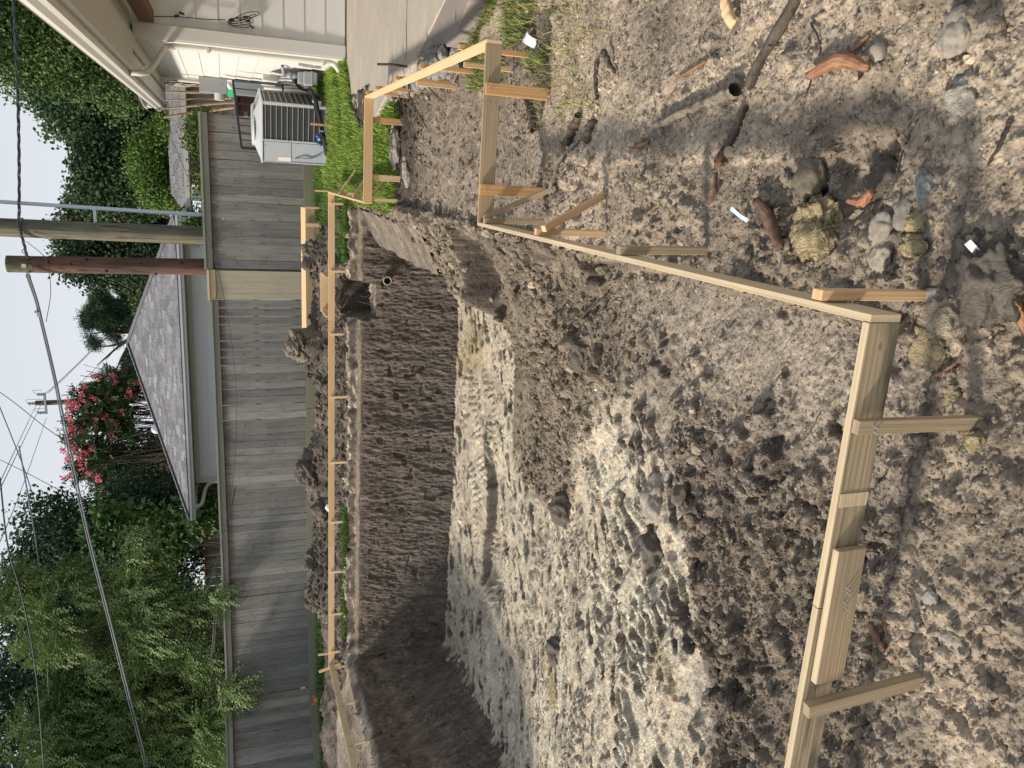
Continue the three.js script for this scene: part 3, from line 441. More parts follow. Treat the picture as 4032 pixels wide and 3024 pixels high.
{
  const t = new THREE.Group(); t.name = 'concrete_patio'; t.userData = { kind: 'structure', label: 'pale concrete patio beside the house' }; scene.add(t);
  const brk = []; const R = rng(51); for (let z = -8.15; z <= -6.12; z += 0.05) brk.push([0.86 + 0.1 * (z + 8.15) / 2 + (R() - 0.5) * 0.05, z]);
  mesh('slab', slabGeo([[0.47, -9.75], [0.5, -9.3], [0.66, -8.75], [0.8, -8.3], ...brk.slice(0), [0.99, -7.02], [1.27, -6.14], [6.2, -6.14], [6.2, -11.22], [1.42, -11.22], [1.19, -10.93], [0.82, -10.66], [0.6, -10.3]].filter((p, i, a) => !(p[1] > -7.02 && p[0] < 1.2 && p[1] > -7.0)), 0, 0.12), concM, t);
  const b2 = []; for (let z = -6.98; z <= -6.0; z += 0.05) b2.push([0.97 + (R() - 0.5) * 0.05, z]);
  mesh('slab', slabGeo([...b2, [1.0, -5.85], [1.16, -5.52], [1.6, -5.3], [6.2, -5.3], [6.2, -6.165], [1.255, -6.165]], -0.006, 0.12), concDark, t);
  const jt = [box(5.2, 0.004, 0.012, 3.6, 0.001, -7.45)]; mesh('joint', jt, std({ color: lin(0.14, 0.12, 0.1) }), t);
}
function rockGeo(seed, sx, sy, sz, det = 2, amp = 0.22, frq = 2.2) {
  let g = new THREE.IcosahedronGeometry(1, det === 3 ? 7 : det === 4 ? 13 : det); if (det > 1) { g.deleteAttribute('uv'); g.deleteAttribute('normal'); g = mergeVertices(g, 1e-4); } const p = g.attributes.position, v = V3();
  for (let i = 0; i < p.count; i++) { v.fromBufferAttribute(p, i); const a = v.x * frq + seed * 3.1, b = v.y * frq + v.z * frq * 0.9 + seed, c = v.z * frq * 1.7 + seed, e = v.x * frq - v.y * frq * 1.3; let n = fbm(a, b, seed, 3) + 0.6 * fbm(c, e, seed + 5, 3); n = 0.5 * n + 0.5 * Math.round(n * 3.5) / 3.5; if (det > 1) n += 0.32 * fbm(a * 3.3 + c, b * 3.3 - e, seed + 9, 3) + (det > 2 ? 0.2 * fbm(a * 8 + c * 2, b * 8 - e * 2, seed + 11, 2) : 0); v.multiplyScalar(1 + amp * n * 1.3); p.setXYZ(i, v.x * sx, v.y * sy, v.z * sz); }
  g.computeVertexNormals(); const nn = g.attributes.normal, uv = new Float32Array(p.count * 2); for (let i = 0; i < p.count; i++) { const ax = Math.abs(nn.getX(i)), ay = Math.abs(nn.getY(i)), az = Math.abs(nn.getZ(i)); const x = p.getX(i), y = p.getY(i), z = p.getZ(i); const q = ay > ax && ay > az ? [x, z] : ax > az ? [z, y] : [x, y]; uv[2 * i] = q[0] * 3.3 + seed * 0.13; uv[2 * i + 1] = q[1] * 3.3; } g.setAttribute('uv', new THREE.BufferAttribute(uv, 2)); return g; }
{ // rubble of the broken slab edge
  const R = rng(61), gs = []; for (let k = 0; k < 70; k++) { const z = -5.95 - R() * 2.3, x = 0.84 + 0.1 * (z + 8.15) / 2 - 0.02 - R() * 0.1, s = 0.022 + 0.045 * R(); gs.push(rockGeo(100 + k, s * 1.2, s * 0.8, s, 1, 0.35).translate(x, -0.05 - 0.07 * R() + (R() < 0.3 ? 0.05 : 0), z)); }
  const m = mesh('slab_rubble', gs, rubM); tag(m, 'crumbled grey concrete along the broken edge of the patio', null, null, 'stuff');
  const c = thing('concrete_chunk', 'jagged pale concrete lump standing proud of the patio break', 'concrete chunk'); mesh('chunk', rockGeo(7, 0.09, 0.08, 0.16, 3, 0.4), rubM, c).position.set(0.9, -0.02, -6.4);
}
{ // reinforcing bars
  const L = ['leftmost bent rebar hanging from the broken slab beside the lawn board', 'second bent rebar drooping from the slab edge', 'long bent rebar lying over the dark soil of the pad', 'short rebar poking from the slab toward the pad'];
  [[[0.9, -0.06, -8.1], [0.72, -0.06, -8.2], [0.5, -0.12, -8.5], [0.42, -0.17, -8.3]], [[0.9, -0.06, -7.9], [0.72, -0.05, -7.95], [0.52, -0.1, -7.8], [0.34, -0.13, -7.75]], [[0.93, -0.06, -7.5], [0.75, -0.04, -7.5], [0.55, -0.08, -7.3], [0.42, -0.13, -7.15]], [[0.95, -0.06, -6.9], [0.78, -0.05, -6.9], [0.66, -0.1, -6.75], [0.6, -0.13, -6.6]]].forEach((p, i) => { const m = mesh('rebar', tube(p.map(q => V3(...q)), 0.006, 16, 6), rust); tag(m, L[i], 'rebar', 'rebars sticking out of the broken slab'); });
  const m = mesh('rebar', tube([V3(0.93, -0.05, -7.4), V3(0.935, 0.12, -7.38), V3(0.925, 0.27, -7.4)], 0.011, 6, 6), rust); tag(m, 'upright rusty rod standing on the edge of the patio', 'rebar');
}
// ---------- house ----------
const sidT = tex(512, 256, (i, j) => { const u = i / 512, v = j / 256; const k = 0.97 + 0.05 * pf(u, v, 4, 3, 421, 4) + 0.02 * pf(u, v, 80, 6, 423, 2); return [0.7 * k, 0.685 * k, 0.645 * k]; });
const sidM = std({ map: sidT, bumpMap: woodBump, bumpScale: 0.0006, roughness: 0.6 }), trimM = std({ map: sidT, color: lin(0.93, 0.92, 0.9), roughness: 0.6 }), gutM = std({ color: lin(0.60, 0.57, 0.51), roughness: 0.4 }), soffM = std({ map: sidT, color: lin(0.8, 0.78, 0.74) });
const shT = tex(512, 512, (i, j) => { const u = i / 512, v = j / 512; const k = 0.8 + 0.3 * pf(u, v, 60, 60, 431, 3) + 0.2 * pf(u, v, 8, 8, 433, 3); return [0.215 * k, 0.218 * k, 0.226 * k]; });
const shM = std({ map: shT, vertexColors: true, roughness: 0.95 }), shPlain = std({ map: shT, color: lin(0.75, 0.74, 0.74) });
{
  const h = thing('white_house', 'cream lap-sided house corner with long eave gutter on the right', 'house', [1.45, 0, -11.2]);
  const EX = 0.262; const lap = (L, k) => { const g = boardUV(rbox(L, EX + 0.025, 0.014, 0.002), 0, k * 1.3, k * 0.37, 1, 1); g.rotateX(-0.035); return g; };
  for (let k = 0; k < 10; k++) { const y = 0.03 + k * EX + EX / 2; const g1 = lap(4.44, k); g1.translate(2.33, y, 0.006); mesh('lap_board', g1, sidM, h); const g2 = lap(4.85, k + 3); g2.rotateY(-Math.PI / 2); g2.translate(-0.006, y, -2.46); mesh('lap_board', g2, sidM, h); }
  mesh('wall', [box(4.4, 2.62, 0.16, 2.36, 1.31, -0.09), box(0.16, 2.62, 4.8, 0.09, 1.31, -2.5)], sidM, h);
  board('corner_trim', 0.155, 2.55, 0.03, 1, trimM, h, 0.052, 1.29, 0.03); board('corner_trim', 0.03, 2.55, 0.1, 1, trimM, h, -0.031, 1.29, -0.01); board('corner_trim', 0.03, 2.55, 0.08, 1, trimM, h, -0.02, 1.29, -4.86);
  mesh('foundation', [box(4.4, 0.1, 0.1, 2.3, -0.03, -0.02), box(0.1, 0.12, 4.9, 0.03, -0.03, -2.5)], std({ color: lin(0.2, 0.19, 0.17), map: concT }), h);
  // eave: soffit, frieze, fascia, gutter, roof deck; the eave runs on over the covered porch
  mesh('soffit', [box(0.44, 0.02, 11.6, -0.24, 2.56, 0.3)], soffM, h); mesh('frieze', [box(0.02, 0.12, 4.8, -0.03, 2.49, -2.5)], trimM, h); mesh('porch_ceiling', [box(4.6, 0.02, 7.2, 2.3, 2.6, 3.66)], soffM, h);
  for (let k = 0; k < 9; k++) mesh('soffit_vent', box(0.05, 0.004, 0.5, -0.24, 2.546, -4.9 + k * 0.62), std({ color: lin(0.2, 0.19, 0.18) }), h);
  board('fascia', 0.02, 0.17, 11.7, 2, trimM, h, -0.47, 2.61, 0.3);
  const pr = new THREE.Shape(); [[0, 0], [-0.075, 0], [-0.085, 0.04], [-0.115, 0.075], [-0.115, 0.115], [-0.122, 0.12], [-0.105, 0.12], [-0.105, 0.08], [-0.075, 0.045], [-0.068, 0.012], [-0.008, 0.012], [-0.008, 0.12], [0, 0.12]].forEach(([x, y], i) => i ? pr.lineTo(x, y) : pr.moveTo(x, y));
  const gg = new THREE.ExtrudeGeometry(pr, { depth: 11.7, bevelEnabled: false }); gg.translate(-0.482, 2.575, -5.55); mesh('gutter', gg, gutM, h);
  const rf = new THREE.BufferGeometry(); { const x0 = -0.53, x1 = 4.7, y0 = 2.71, y1 = 4.3, z0 = -5.6, z1 = 6.2; rf.setAttribute('position', new THREE.Float32BufferAttribute([x0, y0, z1, x1, y1, z1, x1, y1, z0, x0, y0, z1, x1, y1, z0, x0, y0, z0, x0, y0 - 0.06, z1, x1, y1 - 0.06, z0, x1, y1 - 0.06, z1, x0, y0 - 0.06, z1, x0, y0 - 0.06, z0, x1, y1 - 0.06, z0, x0, y0, z1, x0, y0, z0, x0, y0 - 0.06, z0, x0, y0, z1, x0, y0 - 0.06, z0, x0, y0 - 0.06, z1], 3)); rf.setAttribute('uv', new THREE.Float32BufferAttribute(new Array(36).fill(0).map((_, i) => (i % 7) * 0.3), 2)); rf.computeVertexNormals(); } mesh('roof', rf, shPlain, h);
  mesh('rear_eave', [box(0.34, 0.1, 0.5, -0.36, 2.86, -5.6), at(box(0.42, 0.03, 0.7), -0.36, 2.99, -5.6, 0, 0, 0.42)], trimM, h);
  board('porch_beam', 0.14, 0.17, 6.2, 2, wm(woodTex([0.17, 0.085, 0.045], [0.1, 0.045, 0.02], { seed: 71 })), h, 0.2, 2.4, 3.2);
  board('porch_post', 0.14, 2.3, 0.14, 1, trimM, h, 4.3, 1.15, 6);
  // downspout
  const dsp = [[-0.5, 2.57, 0.62], [-0.5, 2.46, 0.6], [-0.46, 2.38, 0.5], [-0.2, 2.25, 0.08], [-0.09, 2.19, -0.12], [-0.075, 2.08, -0.16], [-0.075, 1.2, -0.16], [-0.075, 0.25, -0.16]].map(q => V3(...q));
  const dg = tube(dsp, 0.036, 90, 8); mesh('downspout', dg, gutM, h);
  const rg = []; for (let k = 0; k < 6; k++) { const t1 = V3(-0.48 + 0.03 * k * 0.5, 2.47 - 0.02 * k, 0.6 - 0.025 * k); rg.push(at(new THREE.TorusGeometry(0.037, 0.004, 5, 12), t1.x, t1.y, t1.z, 1.2, 0, 0)); rg.push(at(new THREE.TorusGeometry(0.037, 0.004, 5, 12), -0.11 + 0.006 * k, 2.21 - 0.02 * k, -0.07 - 0.016 * k, 1.2, 0, 0)); } mesh('elbow_rib', rg, gutM, h);
  mesh('downspout_joint', box(0.085, 0.03, 0.085, -0.075, 1.72, -0.16), gutM, h); mesh('downspout_joint', box(0.085, 0.03, 0.085, -0.075, 0.28, -0.16), gutM, h); mesh('downspout_shoe', tube([V3(-0.075, 0.28, -0.16), V3(-0.08, 0.15, -0.16), V3(-0.18, 0.06, -0.14)], 0.036, 8, 8), gutM, h);
}
{ // looped black extension lead on the porch wall
  const t = thing('string_light_cable', 'black string-light cable coiled against the cream porch wall', 'cable', [0, 0, 0]); const Z = -11.15; const R = rng(12);
  mesh('lead', tube([V3(1.66, 2.33, Z), V3(1.69, 2.0, Z + 0.015), V3(1.7, 1.7, Z + 0.01), V3(1.72, 1.5, Z + 0.01)], 0.0055, 20, 5), blackRubber, t);
  for (let k = 0; k < 4; k++) { const p = []; for (let i = 0; i <= 18; i++) { const a = i / 18 * 6.283; p.push(V3(1.7 + 0.022 * k + (0.05 + 0.012 * k) * Math.cos(a + k), 1.34 - 0.02 * k + (0.14 + 0.015 * k) * Math.sin(a + k * 0.3) + 0.015 * Math.sin(3 * a), Z + 0.012 + 0.008 * k)); } mesh('loop', tube(p, 0.005, 30, 5), blackRubber, t); }
  for (const [x, y, r] of [[1.695, 2.06, 0.3], [1.73, 2.0, -0.2], [1.72, 1.42, 0.6], [1.78, 1.26, 0.1], [1.67, 1.19, -0.5], [1.735, 1.23, 0.2]]) mesh('lamp_socket', at(new THREE.CylinderGeometry(0.017, 0.014, 0.06, 10), x, y, Z + 0.02, 0, 0, r), blackRubber, t);
}
{ // electrical gear on the side wall
  const a = thing('meter_box', 'grey electrical meter box with round glass meter on the side wall', 'meter box', [1.3, 1.7, -15.55]); mesh('box', rbox(0.26, 0.46, 0.2, 0.012), metalGrey, a); mesh('meter_can', at(new THREE.CylinderGeometry(0.085, 0.085, 0.12, 20), -0.18, -0.1, 0.02, 0, 0, Math.PI / 2), std({ color: lin(0.55, 0.54, 0.5), roughness: 0.5 }), a); mesh('knockout', at(new THREE.TorusGeometry(0.03, 0.002, 5, 18), 0.02, -0.14, 0.101), metalGrey, a);
  const b = thing('breaker_panel', 'tall grey breaker panel fixed below the meter box', 'breaker panel', [1.3, 0.88, -15.55]); mesh('box', rbox(0.24, 1.0, 0.22, 0.012), std({ color: lin(0.23, 0.26, 0.29), roughness: 0.45 }), b); mesh('door', rbox(0.2, 0.92, 0.01, 0.004).translate(0, 0, 0.114), std({ color: lin(0.24, 0.27, 0.3), roughness: 0.4 }), b); mesh('latch', rbox(0.03, 0.05, 0.02, 0.003).translate(-0.05, -0.3, 0.125), metalGrey, b);
  const tg = mesh('green_tag', rbox(0.13, 0.09, 0.004, 0.001).translate(1.19, 1.42, -15.42), std({ color: lin(0.05, 0.75, 0.28), roughness: 0.6 })); tag(tg, 'bright green paper tag stuck under the meter box', 'tag');
  const c = thing('service_conduit', 'pale conduit rising from the meter box past the eave', 'conduit'); mesh('pipe', [tube([V3(1.33, 1.9, -15.5), V3(1.34, 2.3, -15.5), V3(1.34, 2.56, -15.5)], 0.03, 8, 10)], gutM, c); const wr = rng(5); for (let k = 0; k < 7; k++) mesh('wire', tube([V3(1.3, 1.95, -15.45), V3(1.2 + 0.1 * wr(), 2.1 + 0.2 * wr(), -15.4), V3(1.22 + 0.12 * wr(), 2.35 + 0.1 * wr(), -15.5), V3(1.12 + 0.2 * wr(), 2.5, -15.6 - 0.3 * wr())], 0.006, 14, 4), k % 2 ? blackRubber : gutM, c);
  const d = thing('junction_box', 'small white disconnect box low on the sunlit side wall', 'junction box', [1.4, 0.8, -14.4]); mesh('box', rbox(0.1, 0.24, 0.22, 0.008), whitePaint, d); mesh('conduit', tube([V3(0, -0.12, 0.02), V3(0.01, -0.3, 0.1), V3(-0.03, -0.45, 0.5)], 0.013, 14, 7), metalGrey, d); mesh('lower_box', rbox(0.08, 0.14, 0.12, 0.006).translate(-0.02, -0.2, -0.9), metalGrey, d); mesh('pipe_drop', [tube([V3(-0.02, 0.1, -0.9), V3(-0.02, -0.75, -0.85)], 0.02, 4, 8), tube([V3(-0.07, 0.05, -1.0), V3(-0.08, -0.75, -0.8)], 0.025, 4, 8)], whitePaint, d);
  const g = thing('gas_meter', 'grey gas meter with curved feed pipe on the side wall', 'gas meter', [1.3, 0.3, -12.95]);
  mesh('body', [rbox(0.2, 0.22, 0.24, 0.03), rbox(0.215, 0.03, 0.26, 0.008).translate(0, -0.02, 0)], metalGrey, g); mesh('top_cover', rbox(0.17, 0.08, 0.2, 0.02).translate(0, 0.14, 0), metalGrey, g); mesh('index_window', rbox(0.05, 0.07, 0.1, 0.008).translate(-0.11, 0.05, -0.06), std({ color: lin(0.5, 0.5, 0.5), roughness: 0.2 }), g); mesh('label', rbox(0.002, 0.05, 0.03, 0.0005).translate(-0.102, 0.06, 0.06), whitePaint, g);
  mesh('feed_pipe', [tube([V3(0.02, 0.2, 0.06), V3(0.02, 0.3, 0.06), V3(0.02, 0.38, 0.08), V3(0.04, 0.4, 0.2), V3(0.12, 0.42, 0.3)], 0.022, 20, 9), at(new THREE.CylinderGeometry(0.035, 0.035, 0.04, 8), 0.02, 0.24, 0.06), at(new THREE.SphereGeometry(0.045, 10, 8), 0.02, 0.3, 0.06)], metalGrey, g); mesh('outlet_pipe', [tube([V3(0.02, 0.18, -0.07), V3(0.02, 0.26, -0.08), V3(0.02, 0.1, -0.2), V3(0.04, -0.3, -0.22)], 0.02, 16, 8)], metalGrey, g);
  mesh('wall_bracket', [rbox(0.03, 0.2, 0.06, 0.004).translate(0.12, 0.12, 0.65), rbox(0.03, 0.26, 0.05, 0.004).translate(0.12, 0.02, 0.55)], metalGrey, g);
}
{ // air-conditioning condenser
  const t = thing('air_conditioner', 'grey outdoor air-conditioning condenser with slatted grille on the lawn', 'air conditioner', [0.6, 0.02, -13.4], -0.27); const Wd = 0.9, Ht = 1.0, D = 0.9, cab = std({ color: lin(0.42, 0.44, 0.455), roughness: 0.5 }), core = std({ color: lin(0.035, 0.036, 0.035), roughness: 0.8 }), slatM = std({ color: lin(0.3, 0.305, 0.3), roughness: 0.5 }), louvM = std({ color: lin(0.12, 0.122, 0.12), roughness: 0.5 });
  const f = D / 2; mesh('coil', rbox(Wd - 0.04, Ht - 0.04, D - 0.04, 0.01).translate(0, Ht / 2, 0), core, t);
  board('base_pan', Wd, 0.05, D, 0, cab, t, 0, 0.03, 0); const cap = new THREE.CylinderGeometry(0.33, 0.62, 0.1, 4, 1); cap.rotateY(Math.PI / 4); cap.translate(0, Ht + 0.05, 0); mesh('top_cover', [cap.toNonIndexed(), rbox(Wd + 0.03, 0.035, D + 0.03, 0.01).translate(0, Ht - 0.01, 0)], std({ color: lin(0.52, 0.54, 0.56), roughness: 0.45 }), t);
  mesh('fan_guard', at(new THREE.CylinderGeometry(0.3, 0.32, 0.03, 24), 0, Ht + 0.11, 0), cab, t);
  const px = -Wd / 2 + 0.33; // access panel on the left third
  mesh('access_panel', [rbox(0.32, 0.4, 0.02, 0.005).translate(-Wd / 2 + 0.16, Ht - 0.24, f - 0.005), rbox(0.02, Ht - 0.06, 0.03, 0.004).translate(-Wd / 2 + 0.01, Ht / 2, f - 0.01)], cab, t);
  mesh('service_recess', rbox(0.3, 0.52, 0.02, 0.004).translate(-Wd / 2 + 0.165, 0.3, f - 0.014), std({ color: lin(0.4, 0.43, 0.47), roughness: 0.5 }), t);
  mesh('corner_post', [rbox(0.03, Ht - 0.05, 0.03, 0.004).translate(px + 0.01, Ht / 2, f - 0.005), rbox(0.045, Ht - 0.05, 0.045, 0.006).translate(Wd / 2 - 0.018, Ht / 2, f - 0.018), rbox(0.04, Ht - 0.05, 0.04, 0.006).translate(Wd / 2 - 0.018, Ht / 2, -f + 0.018), rbox(0.03, Ht - 0.05, D, 0.006).translate(-Wd / 2 + 0.012, Ht / 2, 0)], cab, t);
  const x0 = px + 0.03, x1 = Wd / 2 - 0.04, w = x1 - x0; const N = 11; for (let k = 0; k <= N; k++) { const y = 0.06 + k * (Ht - 0.12) / N; mesh('grille_rail', [rbox(w, 0.009, 0.014, 0.002).translate((x0 + x1) / 2, y, f + 0.002), rbox(0.014, 0.012, D - 0.09, 0.002).translate(Wd / 2 + 0.002, y, 0)], slatM, t); }
  const lv = []; for (let x = x0 + 0.008; x < x1; x += 0.0155) lv.push(box(0.005, Ht - 0.1, 0.006, x, Ht / 2, f - 0.008)); for (let z = -f + 0.05; z < f - 0.04; z += 0.0155) lv.push(box(0.006, Ht - 0.1, 0.005, Wd / 2 - 0.008, Ht / 2, z)); mesh('grille_slats', lv, louvM, t, 'stuff');
  mesh('rating_label', rbox(0.06, 0.2, 0.002, 0.0006).translate(-Wd / 2 + 0.065, Ht - 0.34, f + 0.007), std({ color: lin(0.75, 0.73, 0.68) }), t); mesh('warning_strip', rbox(0.06, 0.014, 0.002, 0.0006).translate(-Wd / 2 + 0.065, Ht - 0.232, f + 0.0075), std({ color: lin(0.7, 0.36, 0.08) }), t);
  mesh('control_wire', [tube([V3(-Wd / 2 + 0.08, 0.5, f), V3(-Wd / 2 + 0.1, 0.38, f + 0.02), V3(-Wd / 2 + 0.1, 0.26, f + 0.01), V3(-Wd / 2 + 0.17, 0.1, f + 0.02)], 0.008, 16, 6)], std({ color: lin(0.2, 0.21, 0.22) }), t);
  for (const [x, y] of [[-0.2, 0.95], [px + 0.01, 0.96], [0.3, 0.97], [px + 0.01, 0.6]]) mesh('screw', at(new THREE.CylinderGeometry(0.006, 0.006, 0.006, 6), x, y, f + 0.012, Math.PI / 2), blackRubber, t);
  const p = thing('refrigerant_line', 'black insulated refrigerant pipe slanting across the condenser', 'pipe'); const foam = std({ color: lin(0.02, 0.02, 0.022), roughness: 0.85, bumpMap: soilBump, bumpScale: 0.002 });
  mesh('insulated_pipe', tube([V3(1.36, 0.42, -13.9), V3(1.24, 0.4, -13.6), V3(1.16, 0.32, -13.1), V3(1.08, 0.27, -12.75), V3(0.8, 0.2, -12.7), V3(0.5, 0.12, -12.8), V3(0.22, 0.05, -12.95)], 0.034, 50, 9), foam, p); mesh('pipe_end', at(new THREE.CylinderGeometry(0.045, 0.045, 0.12, 12), 1.38, 0.44, -13.92, 0, 0, 1.5), std({ color: lin(0.35, 0.45, 0.5), roughness: 0.5 }), p);
  mesh('filter_drier', [at(new THREE.CylinderGeometry(0.034, 0.034, 0.12, 14), 0.42, 0.19, -12.72, 0, 0, 1.25), at(new THREE.SphereGeometry(0.034, 12, 8), 0.36, 0.17, -12.72), at(new THREE.SphereGeometry(0.034, 12, 8), 0.48, 0.21, -12.72)], std({ color: lin(0.02, 0.07, 0.26), roughness: 0.35 }), p); mesh('drier_label', at(new THREE.CylinderGeometry(0.0345, 0.0345, 0.03, 14, 1, false, -0.6, 1.2), 0.42, 0.19, -12.72, 0, 0, 1.25), whitePaint, p);
  mesh('copper_line', tube([V3(0.95, 0.27, -12.72), V3(0.65, 0.22, -12.7), V3(0.48, 0.21, -12.72)], 0.008, 12, 6), foam, p); mesh('tape_wrap', [at(new THREE.CylinderGeometry(0.038, 0.038, 0.06, 10), 0.98, 0.245, -12.72, 0, 0, 1.35), rbox(0.08, 0.05, 0.02, 0.006).translate(0.94, 0.18, -12.7), at(new THREE.CylinderGeometry(0.037, 0.037, 0.03, 10), 0.55, 0.135, -12.77, 0, 0, 1.3)], std({ color: lin(0.5, 0.5, 0.5) }), p);
}
// ---------- garage beyond the fence ----------
{
  const Zf = -19, x0 = -8.48, x1 = -1.2, ey = 2.62, ax = (x0 + x1) / 2, az = Zf - 3.66, ay = 4.13;
  const t = thing('white_garage', 'white garage with grey hip roof standing behind the fence', 'garage');
  const wallM = std({ map: sidT, color: lin(1.12, 1.15, 1.22), roughness: 0.6 });
  const wx0 = x0 + 0.72, wx1 = x1 - 0.6, wz = Zf - 0.55;
  mesh('wall', [box(wx1 - wx0 - 0.06, 2.5, 0.12, (wx0 + wx1) / 2, 1.25, wz - 0.08), box(0.12, 2.5, 6, wx0 + 0.09, 1.25, wz - 3.1), box(0.12, 2.5, 6, wx1 - 0.09, 1.25, wz - 3.1)], wallM, t);
  const EX = [1.0, 1.3, 1.6, 1.87, 2.12, 2.37]; let p0 = 0.1; for (const y of EX) { const g = boardUV(rbox(wx1 - wx0, y - p0 + 0.015, 0.016, 0.002), 0, y, y, 1, 1); g.rotateX(-0.03); g.translate((wx0 + wx1) / 2, (y + p0) / 2, wz); mesh('lap_board', g, wallM, t); p0 = y; }
  board('corner_trim', 0.14, 2.45, 0.03, 1, trimM, t, wx0 + 0.06, 1.23, wz + 0.022); board('corner_trim', 0.14, 2.45, 0.03, 1, trimM, t, wx1 - 0.06, 1.23, wz + 0.022);
  mesh('soffit', [box(x1 - x0 - 0.1, 0.02, 0.6, ax, ey - 0.12, Zf - 0.34)], soffM, t); board('frieze', wx1 - wx0, 0.12, 0.02, 0, trimM, t, (wx0 + wx1) / 2, ey - 0.2, wz + 0.02);
  board('fascia', x1 - x0 - 0.06, 0.14, 0.02, 0, trimM, t, ax, ey - 0.06, Zf - 0.05); board('fascia', 0.02, 0.14, 7.2, 2, trimM, t, x0 + 0.05, ey - 0.06, Zf - 3.66); board('fascia', 0.02, 0.14, 7.2, 2, trimM, t, x1 - 0.05, ey - 0.06, Zf - 3.66);
  const gp = (L, px, py, pz, ry) => { const s = new THREE.Shape(); [[0, 0], [0.075, 0], [0.085, 0.04], [0.115, 0.075], [0.118, 0.12], [0.108, 0.12], [0.105, 0.08], [0.07, 0.012], [0.006, 0.012], [0.006, 0.12], [0, 0.12]].forEach(([x, y], i) => i ? s.lineTo(x, y) : s.moveTo(x, y)); const g = new THREE.ExtrudeGeometry(s, { depth: L, bevelEnabled: false }); g.rotateY(-Math.PI / 2 + ry); g.translate(px, py, pz); return g; };
  mesh('gutter', [gp(x1 - x0 + 0.05, x1 + 0.02, ey - 0.13, Zf - 0.035, 0), gp(7.3, x0 + 0.04, ey - 0.13, Zf - 0.02, Math.PI / 2 * -1).translate(0, 0, 0)], std({ color: lin(0.66, 0.67, 0.68), roughness: 0.4 }), t);
  // roof: solid hip plus courses of single shingles on the slope that faces the yard
  const A = [x0, ey, Zf], B = [x1, ey, Zf], C = [x1, ey, Zf - 7.32], D = [x0, ey, Zf - 7.32], P = [ax, ay, az]; const tri = [A, B, P, B, C, P, C, D, P, D, A, P, A, D, B, B, D, C].flat();
  const rg = new THREE.BufferGeometry(); rg.setAttribute('position', new THREE.Float32BufferAttribute(tri, 3)); rg.setAttribute('uv', new THREE.Float32BufferAttribute(tri.filter((_, i) => i % 3 !== 1).map(v => v / 1.2), 2)); rg.computeVertexNormals(); const roof = mesh('roof', rg, shPlain, t);
  const rise = ay - ey, runL = 3.66, sl = Math.atan2(rise, runL), SL = Math.hypot(rise, runL), R = rng(515), N = 30, gs = [];
  for (let k = 0; k < N; k++) { const f = k / N, f1 = (k + 1.04) / N, half = (x1 - x0) / 2 * (1 - f) + 0.02; let x = ax - half + (k % 2 ? -0.12 : 0); while (x < ax + half) { const w = 0.14 + 0.14 * R(), a = Math.max(x, ax - half), b = Math.min(x + w - 0.006, ax + half); x += w; if (b - a < 0.02) continue; const g = box(b - a, 0.012 + 0.008 * R(), SL / N * 1.1); g.rotateX(sl + 0.02); g.translate((a + b) / 2, lerp(ey, ay, f) + SL / N * 0.5 * Math.sin(sl) + 0.016, Zf - runL * f - SL / N * 0.5 * Math.cos(sl)); const c = 0.72 + 0.5 * R() + (R() < 0.13 ? 0.5 : 0); const cc = new Float32Array(g.attributes.position.count * 3); const wa = R() * 0.06; for (let i = 0; i < cc.length; i += 3) { cc[i] = c * (1 + wa); cc[i + 1] = c; cc[i + 2] = c * (1.02); } g.setAttribute('color', new THREE.BufferAttribute(cc, 3)); gs.push(g); } }
  mesh('shingles', gs, shM, roof, 'stuff');
  const hc = []; for (const [s, E] of [[-1, A], [1, B]]) for (let k = 0; k < 34; k++) { const f = (k + 0.5) / 34, g = box(0.19, 0.02, 0.17); const d = V3(P[0] - E[0], P[1] - E[1], P[2] - E[2]); const yaw = Math.atan2(d.x, d.z), pit = -Math.atan2(d.y, Math.hypot(d.x, d.z)); g.rotateX(pit - 0.03); g.rotateY(yaw); g.translate(lerp(E[0], P[0], f), lerp(E[1], P[1], f) + 0.035, lerp(E[2], P[2], f)); const cc = new Float32Array(g.attributes.position.count * 3).fill(0.8 + 0.3 * R()); g.setAttribute('color', new THREE.BufferAttribute(cc, 3)); hc.push(g); } mesh('hip_caps', hc, shM, roof, 'stuff');
  mesh('vent_hood', [at(new THREE.SphereGeometry(0.12, 16, 10), -6.75, 3.42, -20.9), at(new THREE.CylinderGeometry(0.07, 0.09, 0.3, 12), -6.78, 3.25, -20.9)], std({ color: lin(0.6, 0.66, 0.72), roughness: 0.3 }), roof); mesh('roof_cable', tube([V3(-6.82, 3.42, -20.9), V3(-7.1, 3.38, -20.8), V3(-7.25, 3.1, -20.4)], 0.01, 14, 5), blackRubber, roof);
  mesh('downspout', tube([V3(x0 + 0.3, ey - 0.13, Zf), V3(x0 + 0.32, ey - 0.26, Zf - 0.05), V3(x0 + 0.6, ey - 0.38, Zf - 0.45), V3(wx0 - 0.02, ey - 0.5, wz + 0.04), V3(wx0 - 0.03, 1.2, wz + 0.05)], 0.042, 30, 8), gutM, t);
  mesh('downspout', tube([V3(x1 - 0.08, ey - 0.13, Zf), V3(x1 - 0.1, ey - 0.3, Zf - 0.05), V3(x1 - 0.3, ey - 0.38, Zf - 0.3), V3(x1 - 0.48, ey - 0.6, wz + 0.04), V3(x1 - 0.5, 1.0, wz + 0.05)], 0.05, 30, 8), std({ color: lin(0.6, 0.62, 0.63) }), t);
}
